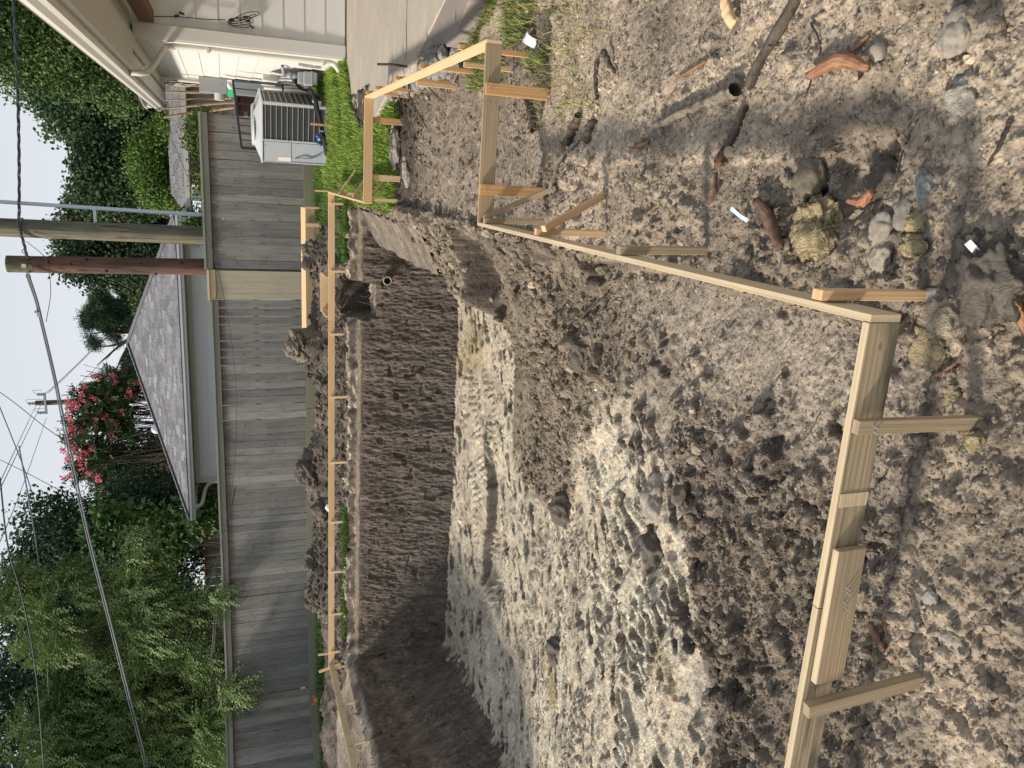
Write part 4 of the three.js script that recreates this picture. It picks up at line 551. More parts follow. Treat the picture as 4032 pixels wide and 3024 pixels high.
{ // low building on the right, beyond the lane
  const t = thing('neighbour_house', 'low tan house with long shallow shingle roof beyond the fence', 'house'); const wallM = std({ map: sidT, color: lin(0.62, 0.52, 0.42) });
  const x0 = -1.36, x1 = 5.5, Z = -23, e0 = 2.54; mesh('wall', [box(x1 - x0 - 1.1, 2.42, 0.2, (x0 + x1) / 2 + 0.3, 1.21, Z - 0.6), box(0.2, 2.42, 3, x0 + 0.85, 1.21, Z - 2)], wallM, t);
  mesh('soffit', box(x1 - x0, 0.03, 0.7, (x0 + x1) / 2, e0 - 0.13, Z - 0.34), soffM, t); mesh('gutter', [box(x1 - x0, 0.13, 0.12, (x0 + x1) / 2, e0 - 0.05, Z + 0.03), box(0.12, 0.13, 1.6, x0, e0 - 0.05, Z - 0.78)], gutM, t); mesh('gutter_trough', [box(x1 - x0 - 0.05, 0.01, 0.07, (x0 + x1) / 2, e0 + 0.017, Z + 0.03)], std({ color: lin(0.12, 0.12, 0.12) }), t);
  const ry = e0 + 0.42, rd = 1.5; const A = [x0 - 0.03, e0, Z], B = [x1, e0, Z], C = [x1, ry, Z - rd], D = [x0 + 0.45, ry, Z - rd], E = [x0 - 0.03, e0, Z - 2 * rd], F = [x1, e0, Z - 2 * rd];
  const tri = [A, B, C, A, C, D, A, D, E, D, C, F, D, F, E].flat(); const g = new THREE.BufferGeometry(); g.setAttribute('position', new THREE.Float32BufferAttribute(tri, 3)); g.setAttribute('uv', new THREE.Float32BufferAttribute(tri.filter((_, i) => i % 3 !== 1), 2)); g.computeVertexNormals(); const rf = mesh('roof', g, shPlain, t);
  const R = rng(99), gs = [], N = 8, sl = Math.atan2(ry - e0, rd), SL = Math.hypot(ry - e0, rd); for (let k = 0; k < N; k++) { let x = x0 + 0.45 * k / N; while (x < 3.2) { const w = 0.18 + 0.16 * R(); const b = box(w - 0.012, 0.016 + 0.012 * R(), SL / N * 1.08); b.rotateX(sl + 0.02); b.translate(x + w / 2, lerp(e0, ry, (k + 0.5) / N) + 0.014, Z - rd * (k + 0.5) / N); const c = 0.75 + 0.55 * R(); b.setAttribute('color', new THREE.BufferAttribute(new Float32Array(b.attributes.position.count * 3).fill(c), 3)); gs.push(b); x += w; } } mesh('shingles', gs, shM, rf, 'stuff');
  const s = thing('white_board', 'blank white board above the fence below the shallow roof', 'sign board', [-0.84, 2.2, -22.2]); mesh('panel', rbox(0.34, 0.34, 0.02, 0.004), std({ color: lin(0.72, 0.76, 0.85) }), s); mesh('post', box(0.06, 2.2, 0.04, 0, -1.15, -0.04), railM, s);
}
{ // brick wall, railing, car on the lane
  const t = thing('brick_wall', 'low red brick wall behind the black railing', 'brick wall'); const R = rng(33); const mort = std({ color: lin(0.34, 0.31, 0.28), map: concT }); mesh('mortar', box(2.4, 1.3, 0.18, 2.05, 0.65, -15.9), mort, t);
  const ms = [0, 1, 2, 3].map(i => std({ color: lin(0.17 + 0.03 * i, 0.055 + 0.012 * i, 0.04 + 0.008 * i), map: rubT })); const bg = rbox(0.205, 0.065, 0.1, 0.005); for (let j = 0; j < 17; j++) for (let i = 0; i < 10; i++) { const x = 0.87 + i * 0.215 + (j % 2) * 0.107, y = 0.045 + j * 0.075; if (y < 0.3) continue; const m = shadows(new THREE.Mesh(bg, ms[Math.floor(R() * 4)])); m.name = 'brick'; m.position.set(x + 0.05, y, -15.855 + 0.004 * R()); t.add(m); }
  mesh('brick_cap', rbox(2.45, 0.05, 0.24, 0.01).translate(2.05, 1.325, -15.9), mort, t);
  const r = thing('metal_railing', 'black metal stair railing between condenser and fence', 'railing'); const bk = std({ color: lin(0.012, 0.012, 0.02), roughness: 0.4 }); bar('top_rail', [0.25, 1.285, -14.1], [1.3, 1.39, -14.1], 0.035, 0.03, bk, r); bar('bottom_rail', [0.25, 0.55, -14.1], [1.3, 0.62, -14.1], 0.03, 0.025, bk, r); for (let k = 0; k < 10; k++) { const x = 0.262 + k * 0.113; mesh('baluster', box(0.016, 0.74, 0.016, x, 0.92 + (x - 0.25) * 0.09, -14.1), bk, r); } mesh('post', [box(0.03, 1.3, 0.03, 0.245, 0.63, -14.1)], bk, r);
  const c = thing('parked_car', 'white car parked on the lane behind the brick wall', 'car', [2.6, 0, -18.6]); const paint = new THREE.MeshPhysicalMaterial({ color: lin(0.68, 0.7, 0.74), roughness: 0.3, clearcoat: 1, clearcoatRoughness: 0.05 }); const glass = std({ color: lin(0.03, 0.045, 0.065), roughness: 0.08, metalness: 0.2 });
  const body = new THREE.Shape(); body.moveTo(-2.2, 0.35); body.lineTo(-2.25, 0.75); body.quadraticCurveTo(-2.15, 0.98, -1.7, 1.04); body.lineTo(-1.42, 1.1); body.quadraticCurveTo(-0.9, 1.62, -0.45, 1.7); body.quadraticCurveTo(0.5, 1.78, 1.5, 1.68); body.quadraticCurveTo(2.05, 1.3, 2.15, 0.95); body.lineTo(2.2, 0.35); body.lineTo(-2.2, 0.35);
  const eg = new THREE.ExtrudeGeometry(body, { depth: 1.6, bevelEnabled: true, bevelSize: 0.06, bevelThickness: 0.08, bevelSegments: 3, curveSegments: 12 }); eg.translate(0, 0, -0.8); mesh('body', eg, paint, c);
  const win = new THREE.Shape(); win.moveTo(-1.28, 1.1); win.quadraticCurveTo(-0.85, 1.56, -0.4, 1.62); win.quadraticCurveTo(0.5, 1.68, 1.4, 1.6); win.quadraticCurveTo(1.75, 1.3, 1.8, 1.1); win.lineTo(-1.28, 1.1); const wg = new THREE.ExtrudeGeometry(win, { depth: 0.02, bevelEnabled: false, curveSegments: 10 }); wg.translate(0, 0, 0.875); mesh('side_window', wg, glass, c); mesh('door_pillar', [box(0.06, 0.56, 0.03, 0.25, 1.36, 0.892)], std({ color: lin(0.02, 0.02, 0.02) }), c); mesh('mirror', rbox(0.2, 0.15, 0.16, 0.05).translate(-1.0, 1.17, 0.98), std({ color: lin(0.05, 0.06, 0.07), roughness: 0.3 }), c);
  for (const [x, z] of [[-1.4, 0.8], [1.35, 0.8], [-1.4, -0.8], [1.35, -0.8]]) { const w = mesh('wheel', at(new THREE.CylinderGeometry(0.34, 0.34, 0.22, 24), 0, 0, 0, Math.PI / 2), blackRubber, c); w.position.set(x, 0.34, z); mesh('rim', at(new THREE.CylinderGeometry(0.2, 0.2, 0.23, 16), 0, 0, 0, Math.PI / 2), metalGrey, w); } mesh('headlight', rbox(0.15, 0.14, 0.4, 0.04).translate(-2.2, 0.82, 0.55), glass, c);
}
// ---------- poles ----------
function poleTex(base, dk, seed, o = {}) { return tex(256, 1024, (i, j) => { const u = i / 256, v = j / 1024; const g = pf(u, v, 48, 6, seed, 4), b = pf(u, v, 4, 6, seed + 7, 4), cr = pf(u + 0.02 * pf(u, v, 6, 12, seed + 11, 2), v, 30, 5, seed + 9, 3); let k = 0.8 + 0.3 * g + 0.3 * b; k *= 1 - 0.6 * ss(0.25, 0.5, cr); const t = ss(-0.3, 0.5, b + 0.4 * pf(u, v, 2, 3, seed + 13, 2)); return [0, 1, 2].map(q => lerp(base[q], dk[q], t) * k); }); }
function poleGeo(x0, z0, r0, x1, y1, z1, r1) { const seg = 20, rad = 24, pos = [], uv = [], idx = []; for (let i = 0; i <= seg; i++) for (let j = 0; j <= rad; j++) { const f = i / seg, a = j / rad * 6.2832, r = lerp(r0, r1, f) * (1 + 0.03 * vn(Math.cos(a) * 2 + 5, f * 9 + Math.sin(a) * 2, 77)); pos.push(lerp(x0, x1, f) + r * Math.cos(a), f * y1, lerp(z0, z1, f) + r * Math.sin(a)); uv.push(j / rad, f * y1 / 2.5); } for (let i = 0; i < seg; i++) for (let j = 0; j < rad; j++) { const a = i * (rad + 1) + j, b = a + rad + 1; idx.push(a, b, a + 1, a + 1, b, b + 1); } const c = pos.length / 3; pos.push(x1, y1 + 0.01, z1); uv.push(0.5, 0.5); for (let j = 0; j < rad; j++) idx.push(seg * (rad + 1) + j, c, seg * (rad + 1) + j + 1); const g = new THREE.BufferGeometry(); g.setAttribute('position', new THREE.Float32BufferAttribute(pos, 3)); g.setAttribute('uv', new THREE.Float32BufferAttribute(uv, 2)); g.setIndex(idx); g.computeVertexNormals(); return g; }
const PZ = -15.6;
{
  const t = thing('utility_pole', 'short reddish-brown utility pole with a bare cut top', 'utility pole', [0, 0, 0], 0, 'wooden utility poles behind the fence'); const m = std({ map: poleTex([0.16, 0.085, 0.06], [0.075, 0.045, 0.035], 601), bumpMap: woodBump, bumpScale: 0.01 });
  mesh('pole', poleGeo(-1.9, PZ, 0.155, -1.915, 5.13, PZ, 0.143), m, t); mesh('top_cut', at(new THREE.CylinderGeometry(0.146, 0.146, 0.4, 24), -1.914, 4.94, PZ), std({ map: poleTex([0.15, 0.145, 0.07], [0.09, 0.085, 0.05], 611), bumpMap: woodBump, bumpScale: 0.008 }), t);
  for (const [a, y] of [[1.2, 4.5], [1.4, 4.15], [2.2, 3.6], [2.6, 2.8], [1.0, 2.35], [0.7, 3.9]]) mesh('knot_hole', at(new THREE.SphereGeometry(0.03, 8, 6), -1.91 + 0.142 * Math.cos(a), y, PZ + 0.142 * Math.sin(a)), std({ color: lin(0.015, 0.012, 0.01) }), t);
  mesh('eye_bolt', [at(new THREE.CylinderGeometry(0.01, 0.01, 0.42, 8), -1.9, 4.85, PZ + 0.02, 0, 0, Math.PI / 2), at(new THREE.TorusGeometry(0.035, 0.008, 6, 12), -1.69, 4.86, PZ + 0.02), at(new THREE.TorusGeometry(0.035, 0.008, 6, 12), -2.13, 4.84, PZ + 0.02), rbox(0.06, 0.07, 0.02, 0.004).translate(-1.92, 4.86, PZ + 0.15)], std({ color: lin(0.5, 0.52, 0.54), roughness: 0.4, metalness: 0.5 }), t);
}
{
  const t = thing('utility_pole', 'tall grey-green utility pole with a metal conduit strapped beside it', 'utility pole', [0, 0, 0], 0, 'wooden utility poles behind the fence'); const m = std({ map: poleTex([0.2, 0.185, 0.12], [0.115, 0.115, 0.085], 621), bumpMap: woodBump, bumpScale: 0.01 });
  mesh('pole', poleGeo(-1.36, PZ, 0.175, -1.25, 8.4, PZ, 0.14), m, t); const cm = std({ color: lin(0.46, 0.5, 0.58), roughness: 0.4 });
  mesh('conduit', tube([V3(-0.97, 0, PZ), V3(-0.94, 2.5, PZ), V3(-0.86, 5.4, PZ), V3(-0.8, 8.2, PZ)], 0.033, 20, 12), cm, t); mesh('conduit_sleeve', at(new THREE.CylinderGeometry(0.037, 0.037, 0.35, 12), -0.952, 2.2, PZ, 0, 0, -0.02), cm, t); mesh('standoff_bracket', [rbox(0.3, 0.05, 0.04, 0.006).translate(-1.08, 3.73, PZ), rbox(0.05, 0.12, 0.06, 0.01).translate(-0.915, 3.74, PZ), rbox(0.03, 0.14, 0.06, 0.006).translate(-1.2, 3.73, PZ)], std({ color: lin(0.45, 0.55, 0.58), roughness: 0.4 }), t);
  mesh('strap', at(new THREE.CylinderGeometry(0.163, 0.163, 0.03, 24), -1.28, 4.86, PZ), metalGrey, t); mesh('gray_tag', rbox(0.04, 0.16, 0.02, 0.004).translate(-1.53, 1.95, PZ + 0.06), std({ color: lin(0.3, 0.32, 0.45) }), t);
}
// overhead lines
const wireM = std({ color: lin(0.05, 0.055, 0.06), roughness: 0.5 }), wireL = std({ color: lin(0.2, 0.215, 0.23), roughness: 0.5 });
function cable(label, segs, r, m = wireM, grp) { const o = mesh('cable', segs.map(s => tube(s, r, 40, 6)), m); return tag(o, label, 'cable', grp); }
{
  const Z = PZ + 0.19; const t = thing('cable_bundle', 'thick black twisted cable running between poles and into the left tree', 'cable'); const twist = (a, b, s, r, n) => { const g = []; for (let k = 0; k < 3; k++) { const base = sag(a, b, s, n); g.push(tube(base.map((p, i) => V3(p.x, p.y + 0.016 * Math.cos(i * 1.3 + k * 2.1), p.z + 0.016 * Math.sin(i * 1.3 + k * 2.1))), r, n * 5, 5)); } return g; };
  mesh('right_span', twist([4.5, 4.62, Z - 0.1], [-1.27, 4.87, Z], 0.08, 0.011, 40), wireM, t); mesh('middle_span', twist([-1.27, 4.87, Z], [-2.05, 4.8, Z - 0.1], 0.02, 0.011, 10), wireM, t); mesh('left_span', [tube([V3(-2.05, 4.8, Z), V3(-2.55, 4.7, Z), V3(-2.89, 4.66, Z), V3(-3.9, 4.54, Z), V3(-5.17, 4.42, Z), V3(-7.07, 4.22, Z), V3(-8.82, 3.99, Z), V3(-12.5, 3.5, Z)], 0.018, 60, 6), tube([V3(-2.05, 4.83, Z), V3(-2.55, 4.73, Z), V3(-2.89, 4.69, Z), V3(-3.9, 4.57, Z + .01), V3(-5.17, 4.46, Z), V3(-7.07, 4.26, Z), V3(-8.82, 4.03, Z), V3(-12.5, 3.55, Z)], 0.012, 60, 6)], wireL, t); mesh('splice_clamp', [rbox(0.09, 0.06, 0.05, 0.01).translate(-2.76, 4.7, Z), rbox(0.05, 0.05, 0.05, 0.01).translate(-2.72, 4.74, Z)], std({ color: lin(0.35, 0.38, 0.42) }), t);
  cable('thin slack wire drooping left from the brown pole top', [[V3(-1.5, 4.78, Z), V3(-1.78, 4.52, Z), V3(-2.1, 4.48, Z), V3(-2.4, 4.49, Z), V3(-2.9, 4.6, Z)]], 0.006, wireM); cable('thin straight guy wire from the brown pole to the splice', [[V3(-2.08, 4.84, Z), V3(-2.75, 4.69, Z)]], 0.005, wireL);
  cable('thin dark wire sagging across the face of the grey fence', [sag([0.3, 2.35, -14.45], [-9.2, 2.6, -14.5], 0.98, 30)], 0.005, wireM);
  const cl = mesh('wire_sleeve', at(new THREE.CylinderGeometry(0.012, 0.012, 0.36, 8), -6.1, 1.6, -14.48, 0, 0, Math.PI / 2 - 0.2), blackRubber); tag(cl, 'short black sleeve on the wire sagging over the fence', 'cable sleeve');
}
function wirePx(label, pts, r) { return cable(label, [pts.map(p => V3(...p))], r, wireL, 'thin power lines crossing the sky'); }
wirePx('thin power line slanting down from the top edge to the crape myrtle', [[-9.7, 12.6, -40], [-10.78, 11.51, -40], [-11.33, 10.96, -40], [-12.59, 9.81, -40], [-13.45, 8.92, -40], [-16, 6.6, -40]], 0.022);
wirePx('slack power line curving from top left into the dark tree', [[-6.5, 9.6, -30], [-8.64, 9.08, -30], [-11.19, 8.51, -30], [-12.66, 8.28, -30], [-13.99, 8.13, -30], [-19, 8.05, -30]], 0.02);
wirePx('thin power line slanting steeply behind the dark tree at left', [[-9.6, 10.8, -30.2], [-10.64, 9.27, -30.2], [-11.19, 8.51, -30.2], [-12.47, 6.9, -30.2], [-14.4, 4.7, -30.2]], 0.014);
wirePx('upper of two parallel lines rising from the far pole to the right', [[-12.27, 10.69, -45], [-11.73, 10.11, -45], [-10.27, 8.67, -45], [-8, 6.6, -45]], 0.02);
wirePx('lower of two parallel lines leaving the far pole to the right', [[-12.3, 10.6, -45.2], [-11.7, 9.98, -45.2], [-10.2, 8.52, -45.2], [-8, 6.4, -45.2]], 0.016);
wirePx('single line from the far pole switch behind the pine', [[-12.35, 9.63, -45], [-10.82, 8.11, -45], [-9.0, 6.3, -45]], 0.016);
wirePx('first line running from the far pole top toward the camera', [[-12.94, 11.21, -45], [-7.59, 6.76, -20], [-5.4, 4.95, -9.9]], 0.012);
wirePx('second line running from the far pole crossarm toward the camera', [[-12.46, 10.75, -45], [-7.75, 6.77, -20], [-5.8, 5.15, -9.9]], 0.012);
wirePx('third line from the left crossarm end toward the camera', [[-13.6, 10.77, -45], [-11.94, 8.97, -32], [-9.1, 6.9, -20], [-6.8, 5.4, -10.5]], 0.012);
cable('black cable hanging down at top left in front of the tree crown', [[V3(-5.6, 5.46, -15), V3(-6.96, 5.46, -15), V3(-7.89, 5.34, -15), V3(-9.37, 5.25, -15), V3(-12, 5.3, -15)]], 0.014);
cable('pale cable crossing the bright left tree crown', [[V3(-6.0, 5.8, -17.9), V3(-8.08, 5.56, -17.4), V3(-10.01, 5.47, -17), V3(-11.28, 5.53, -17), V3(-14, 5.6, -17)]], 0.014, wireL);
{
  const t = thing('far_utility_pole', 'distant utility pole with grey crossarm above the crape myrtle', 'utility pole', [-12.78, 0, -45]); const m = std({ color: lin(0.11, 0.075, 0.065) }), g = std({ color: lin(0.32, 0.36, 0.4), roughness: 0.5 });
  mesh('pole', new THREE.CylinderGeometry(0.13, 0.17, 11.2, 14).translate(0, 5.6, 0), m, t); mesh('crossarm', rbox(1.15, 0.11, 0.1, 0.01).translate(0, 10.72, 0.15), g, t); mesh('brace', [at(rbox(0.5, 0.04, 0.04, 0.005), 0.15, 9.68, 0.15), at(rbox(0.06, 0.5, 0.06, 0.01), 0.42, 9.68, 0.15), at(rbox(0.06, 0.4, 0.06, 0.01), -0.3, 9.65, 0.15)], g, t);
  for (const [x, y] of [[0.02, 11.35], [0.5, 10.9], [-0.5, 10.95]]) mesh('insulator', [new THREE.CylinderGeometry(0.05, 0.05, 0.34, 10).translate(x, y, 0.15), ...[0, 1, 2, 3].map(k => new THREE.CylinderGeometry(0.09, 0.09, 0.02, 12).translate(x, y - 0.12 + 0.08 * k, 0.15))], g, t);
  for (const s of [-1, 0, 1]) mesh('jumper', tube([V3(s * 0.5, 11.05 + (s ? 0 : 0.4), 0.15), V3(s * 0.5 + 0.22, 11.25 + (s ? 0 : 0.35), 0.2), V3(s * 0.5 + 0.25, 10.8, 0.2)], 0.012, 12, 5), wireL, t);
}
// ---------- trees ----------
// sprays of leaves: each leaf is a folded diamond of two triangles on a twig
function leafQuad(pos, nor, uvv, c, dir, up, L, Wd, fold) { const s = V3().crossVectors(dir, up).normalize(), u = V3().crossVectors(s, dir).normalize(); const b = c, tip = c.clone().addScaledVector(dir, L), l = c.clone().addScaledVector(dir, L * 0.48).addScaledVector(s, Wd / 2).addScaledVector(u, fold * Wd), r = c.clone().addScaledVector(dir, L * 0.48).addScaledVector(s, -Wd / 2).addScaledVector(u, fold * Wd); for (const p of [b, tip, l, b, r, tip]) pos.push(p.x, p.y, p.z); }
function sprayGeo(seed, { twig = 0.3, n = 16, L = 0.06, Wd = 0.034, spread = 1, droop = 0.25, round = 0 }) { const R = rng(seed), pos = []; const d0 = V3(1, 0, 0);
  for (let i = 0; i < n; i++) { let c, dir; if (round) { const a = R() * 6.283, z = R() * 2 - 1, q = Math.sqrt(1 - z * z); c = V3(q * Math.cos(a), z, q * Math.sin(a)).multiplyScalar(twig * Math.cbrt(R())); dir = V3(R() - 0.5, R() - 0.6, R() - 0.5).normalize(); } else { const f = (i + 0.5) / n, side = i % 2 ? 1 : -1; c = V3((f - 0.3) * twig, -droop * f * f * twig + 0.02 * (R() - 0.5), 0.03 * (R() - 0.5)); dir = V3(0.45 + 0.3 * R(), -0.25 + 0.5 * (R() - 0.5), side * spread * (0.7 + 0.5 * R())).normalize(); if (R() < 0.35) { c.y += 0.05 * (R() - 0.5) * 2; c.z += 0.06 * (R() - 0.5) * 2; } } leafQuad(pos, 0, 0, c, dir, V3(0.25 * (R() - 0.5), 1, 0.6 * (R() - 0.5)).normalize(), L * (0.7 + 0.6 * R()), Wd * (0.7 + 0.6 * R()), 0.18); }
  const g = new THREE.BufferGeometry(); g.setAttribute('position', new THREE.Float32BufferAttribute(pos, 3)); g.computeVertexNormals(); return g; }
const leafMat = (o = {}) => new THREE.MeshPhysicalMaterial({ color: lin(1, 1, 1), roughness: 0.62, side: THREE.DoubleSide, specularIntensity: 0.35, transmission: o.trans ?? 0.22, thickness: 0 });
const LM = leafMat(), LM0 = std({ color: lin(1, 1, 1), roughness: 0.7, side: THREE.DoubleSide });
const barkM = std({ map: poleTex([0.15, 0.125, 0.1], [0.07, 0.06, 0.05], 651), bumpMap: woodBump, bumpScale: 0.01 }), barkTan = std({ map: poleTex([0.5, 0.36, 0.23], [0.34, 0.23, 0.14], 661) }), barkBr = std({ map: poleTex([0.12, 0.085, 0.055], [0.06, 0.045, 0.035], 671) });
const dummy = new THREE.Object3D();
function crown(name, blobs, geo, mat, count, ca, cb, seed, o = {}) { const R = rng(seed), tot = blobs.reduce((s, b) => s + b[3] * b[4] * b[5] * (b[6] ?? 1) / Math.cbrt(b[3] * b[4] * b[5]), 0); const list = []; const keep = o.keep;
  for (const b of blobs) { const n = Math.round(count * b[3] * b[4] * b[5] * (b[6] ?? 1) / Math.cbrt(b[3] * b[4] * b[5]) / tot); for (let i = 0; i < n; i++) { const a = R() * 6.283, z = R() * 2 - 1, q = Math.sqrt(1 - z * z), rr = Math.pow(R(), o.shell ?? 0.42); let dx = q * Math.cos(a), dy = z, dz = q * Math.sin(a); const lump = 1 + 0.28 * vn(dx * 2.6 + b[0] * 3, dy * 2.6 + dz * 2.1 + b[1] * 2, seed + 3) + 0.15 * vn(dx * 6 + b[0], dy * 6 + dz * 5, seed + 4); const x = b[0] + dx * b[3] * rr * lump, y = b[1] + dy * b[4] * rr * lump, zz = b[2] + dz * b[5] * rr * lump; const hole = vn(x * (o.hf ?? 1.1) + 7, y * (o.hf ?? 1.1) + zz * 0.7, seed + 9); if (hole < (o.hole ?? -0.45)) continue; if (keep && !keep(x, y, zz)) continue; list.push([x, y, zz, dx, dy, dz, hole]); } }
  const im = new THREE.InstancedMesh(geo, mat, list.length), c = new THREE.Color(), A = lin(...ca), B = lin(...cb);
  list.forEach((p, i) => { dummy.position.set(p[0], p[1], p[2]); if (o.drop) dummy.rotation.set((R() - 0.5) * 0.9, Math.atan2(-p[5], p[3]) + (R() - 0.5) * 1.6, -0.35 * o.drop + (R() - 0.5) * 1.1 + 0.5 * p[4]); else dummy.rotation.set(R() * 6.3, R() * 6.3, R() * 6.3); const s = (o.s0 ?? 0.75) + (o.s1 ?? 0.6) * R(); dummy.scale.set(s, s, s); dummy.updateMatrix(); im.setMatrixAt(i, dummy.matrix); const t = clamp(0.5 + 0.55 * vn(p[0] * 1.4, p[1] * 1.4 + p[2], seed + 21) + 0.35 * (R() - 0.5), 0, 1); c.copy(A).lerp(B, t); if (R() < (o.odd ?? 0)) c.lerp(lin(...o.oddCol), 0.8); im.setColorAt(i, c); });
  im.name = name; im.castShadow = im.receiveShadow = true; im.userData.kind = 'stuff'; return im; }
function tree(name, label, cat, base, r0, blobs, c, o = {}) { const t = thing(name, label, cat, [0, 0, 0], 0, o.group); const R = rng(o.seed ?? 1); const gs = [];
  const cx = blobs.reduce((s, b) => s + b[0], 0) / blobs.length, cy = blobs.reduce((s, b) => s + b[1], 0) / blobs.length, cz = blobs.reduce((s, b) => s + b[2], 0) / blobs.length; const fork = o.fork ?? cy * 0.45; const B = V3(base[0], -0.1, base[1]), F = V3(lerp(base[0], cx, 0.25), fork, lerp(base[1], cz, 0.25));
  if (!o.noTrunk) gs.push(tube([B, V3(lerp(B.x, F.x, 0.5) + 0.06, fork / 2, lerp(B.z, F.z, 0.5)), F], r0, 10, 9, f => 1.25 - 0.45 * f));
  for (const b of blobs) { const n = o.limbs ?? 2; for (let k = 0; k < n; k++) { const e = V3(b[0] + (R() - 0.5) * b[3] * 1.4, b[1] + (R() - 0.2) * b[4] * 1.1, b[2] + (R() - 0.5) * b[5] * 1.4), m = F.clone().lerp(e, 0.5).add(V3((R() - 0.5) * 0.5, 0.25 * R(), (R() - 0.5) * 0.5)); gs.push(tube([F, m, e], r0 * (0.32 + 0.2 * R()), 10, 6, f => 1 - 0.85 * f)); } }
  mesh('trunk', gs, o.bark ?? barkM, t); t.add(crown('crown', blobs, c.geo, c.mat ?? LM, c.n, c.a, c.b, o.seed ?? 1, c)); return t; }
const G = { elm: sprayGeo(1, { twig: 0.34, n: 18, L: 0.058, Wd: 0.036 }), small: sprayGeo(2, { twig: 0.3, n: 20, L: 0.06, Wd: 0.045, round: 1 }), far: sprayGeo(3, { twig: 0.42, n: 22, L: 0.11, Wd: 0.075, round: 1 }), fine: sprayGeo(4, { twig: 0.5, n: 26, L: 0.1, Wd: 0.05, spread: 0.8 }), pine: sprayGeo(5, { twig: 0.2, n: 60, L: 0.16, Wd: 0.02, round: 1 }), broad: sprayGeo(6, { twig: 0.4, n: 8, L: 0.16, Wd: 0.11, round: 1 }) };
// near left tree hanging over the fence
tree('shade_tree', 'bright green tree at left with branches hanging over the fence', 'tree', [-13.6, -16.6], 0.11, [[-9.1, 4.8, -16.6, 0.95, 0.9, 0.9], [-8.35, 3.55, -16.4, 0.75, 0.42, 0.6, 0.8], [-9.6, 3.3, -16.1, 1.15, 0.9, 0.9], [-10.8, 4.9, -17, 1.3, 1.3, 1.1], [-11.1, 3.3, -16.2, 1.2, 1.0, 0.9], [-12.6, 4.6, -16.8, 1.5, 1.6, 1.3], [-12.9, 3.1, -16.0, 1.2, 1.0, 0.9], [-9.0, 2.35, -15.6, 0.55, 0.4, 0.4, 0.7], [-10.1, 2.25, -15.4, 0.6, 0.55, 0.5, 0.8], [-8.35, 1.95, -14.6, 0.42, 0.2, 0.22, 0.35], [-10.5, 1.75, -14.55, 0.5, 0.38, 0.25, 0.45], [-11.5, 2.1, -15.0, 0.8, 0.5, 0.4, 0.8], [-14.5, 5.5, -16, 1.7, 1.8, 1.6], [-8.8, 5.9, -16.8, 0.6, 0.5, 0.5, 0.6]], { geo: G.elm, n: 19000, a: [0.125, 0.2, 0.07], b: [0.29, 0.38, 0.15], drop: 1, hole: -0.55, hf: 1.5 }, { seed: 11, limbs: 2, fork: 1.9 });
// dark trees behind it
tree('dark_tree', 'tall dark evergreen tree behind the bright left tree', 'tree', [-14.5, -24], 0.25, [[-11.2, 6.1, -24, 1.5, 1.5, 1.5], [-12.9, 6.9, -24, 1.6, 1.5, 1.6], [-10.6, 4.3, -24, 1.4, 1.4, 1.4], [-13.4, 4.8, -24.5, 2.2, 2, 2], [-16.5, 7, -24, 2.6, 2.4, 2.2], [-18.5, 5, -24, 3, 3, 2.4], [-11, 2.6, -23.9, 1.3, 1.2, 1.2]], { geo: G.far, n: 7500, a: [0.028, 0.055, 0.032], b: [0.065, 0.11, 0.05], hole: -0.55 }, { seed: 21, limbs: 2, group: undefined });
tree('broadleaf_shrub', 'shrub with large pale leaves between dark tree and bright tree', 'shrub', [-10.8, -21.5], 0.05, [[-9.7, 4.6, -21.5, 0.75, 0.75, 0.6], [-9.9, 3.2, -21.3, 0.8, 0.8, 0.6], [-11.0, 3.9, -21.5, 0.8, 0.9, 0.6], [-8.9, 2.35, -20.6, 0.6, 0.5, 0.5]], { geo: G.broad, n: 900, a: [0.045, 0.1, 0.03], b: [0.1, 0.18, 0.05], hole: -0.3 }, { seed: 31, limbs: 2, fork: 1.2 });
tree('hazy_tree', 'hazy grey-green tree between the crape myrtle and the dark tree', 'tree', [-14.5, -36], 0.2, [[-13.8, 5.9, -36, 1.5, 1.4, 1.4], [-12.9, 4.3, -36, 1.6, 1.2, 1.4], [-15.4, 5.0, -37, 2, 2, 1.6], [-13.2, 6.9, -36.5, 1.0, 0.7, 0.9], [-14.5, 3.2, -36, 2, 1.3, 1.4]], { geo: G.far, n: 4200, a: [0.06, 0.1, 0.045], b: [0.11, 0.155, 0.06], hole: -0.42 }, { seed: 41, limbs: 2 });
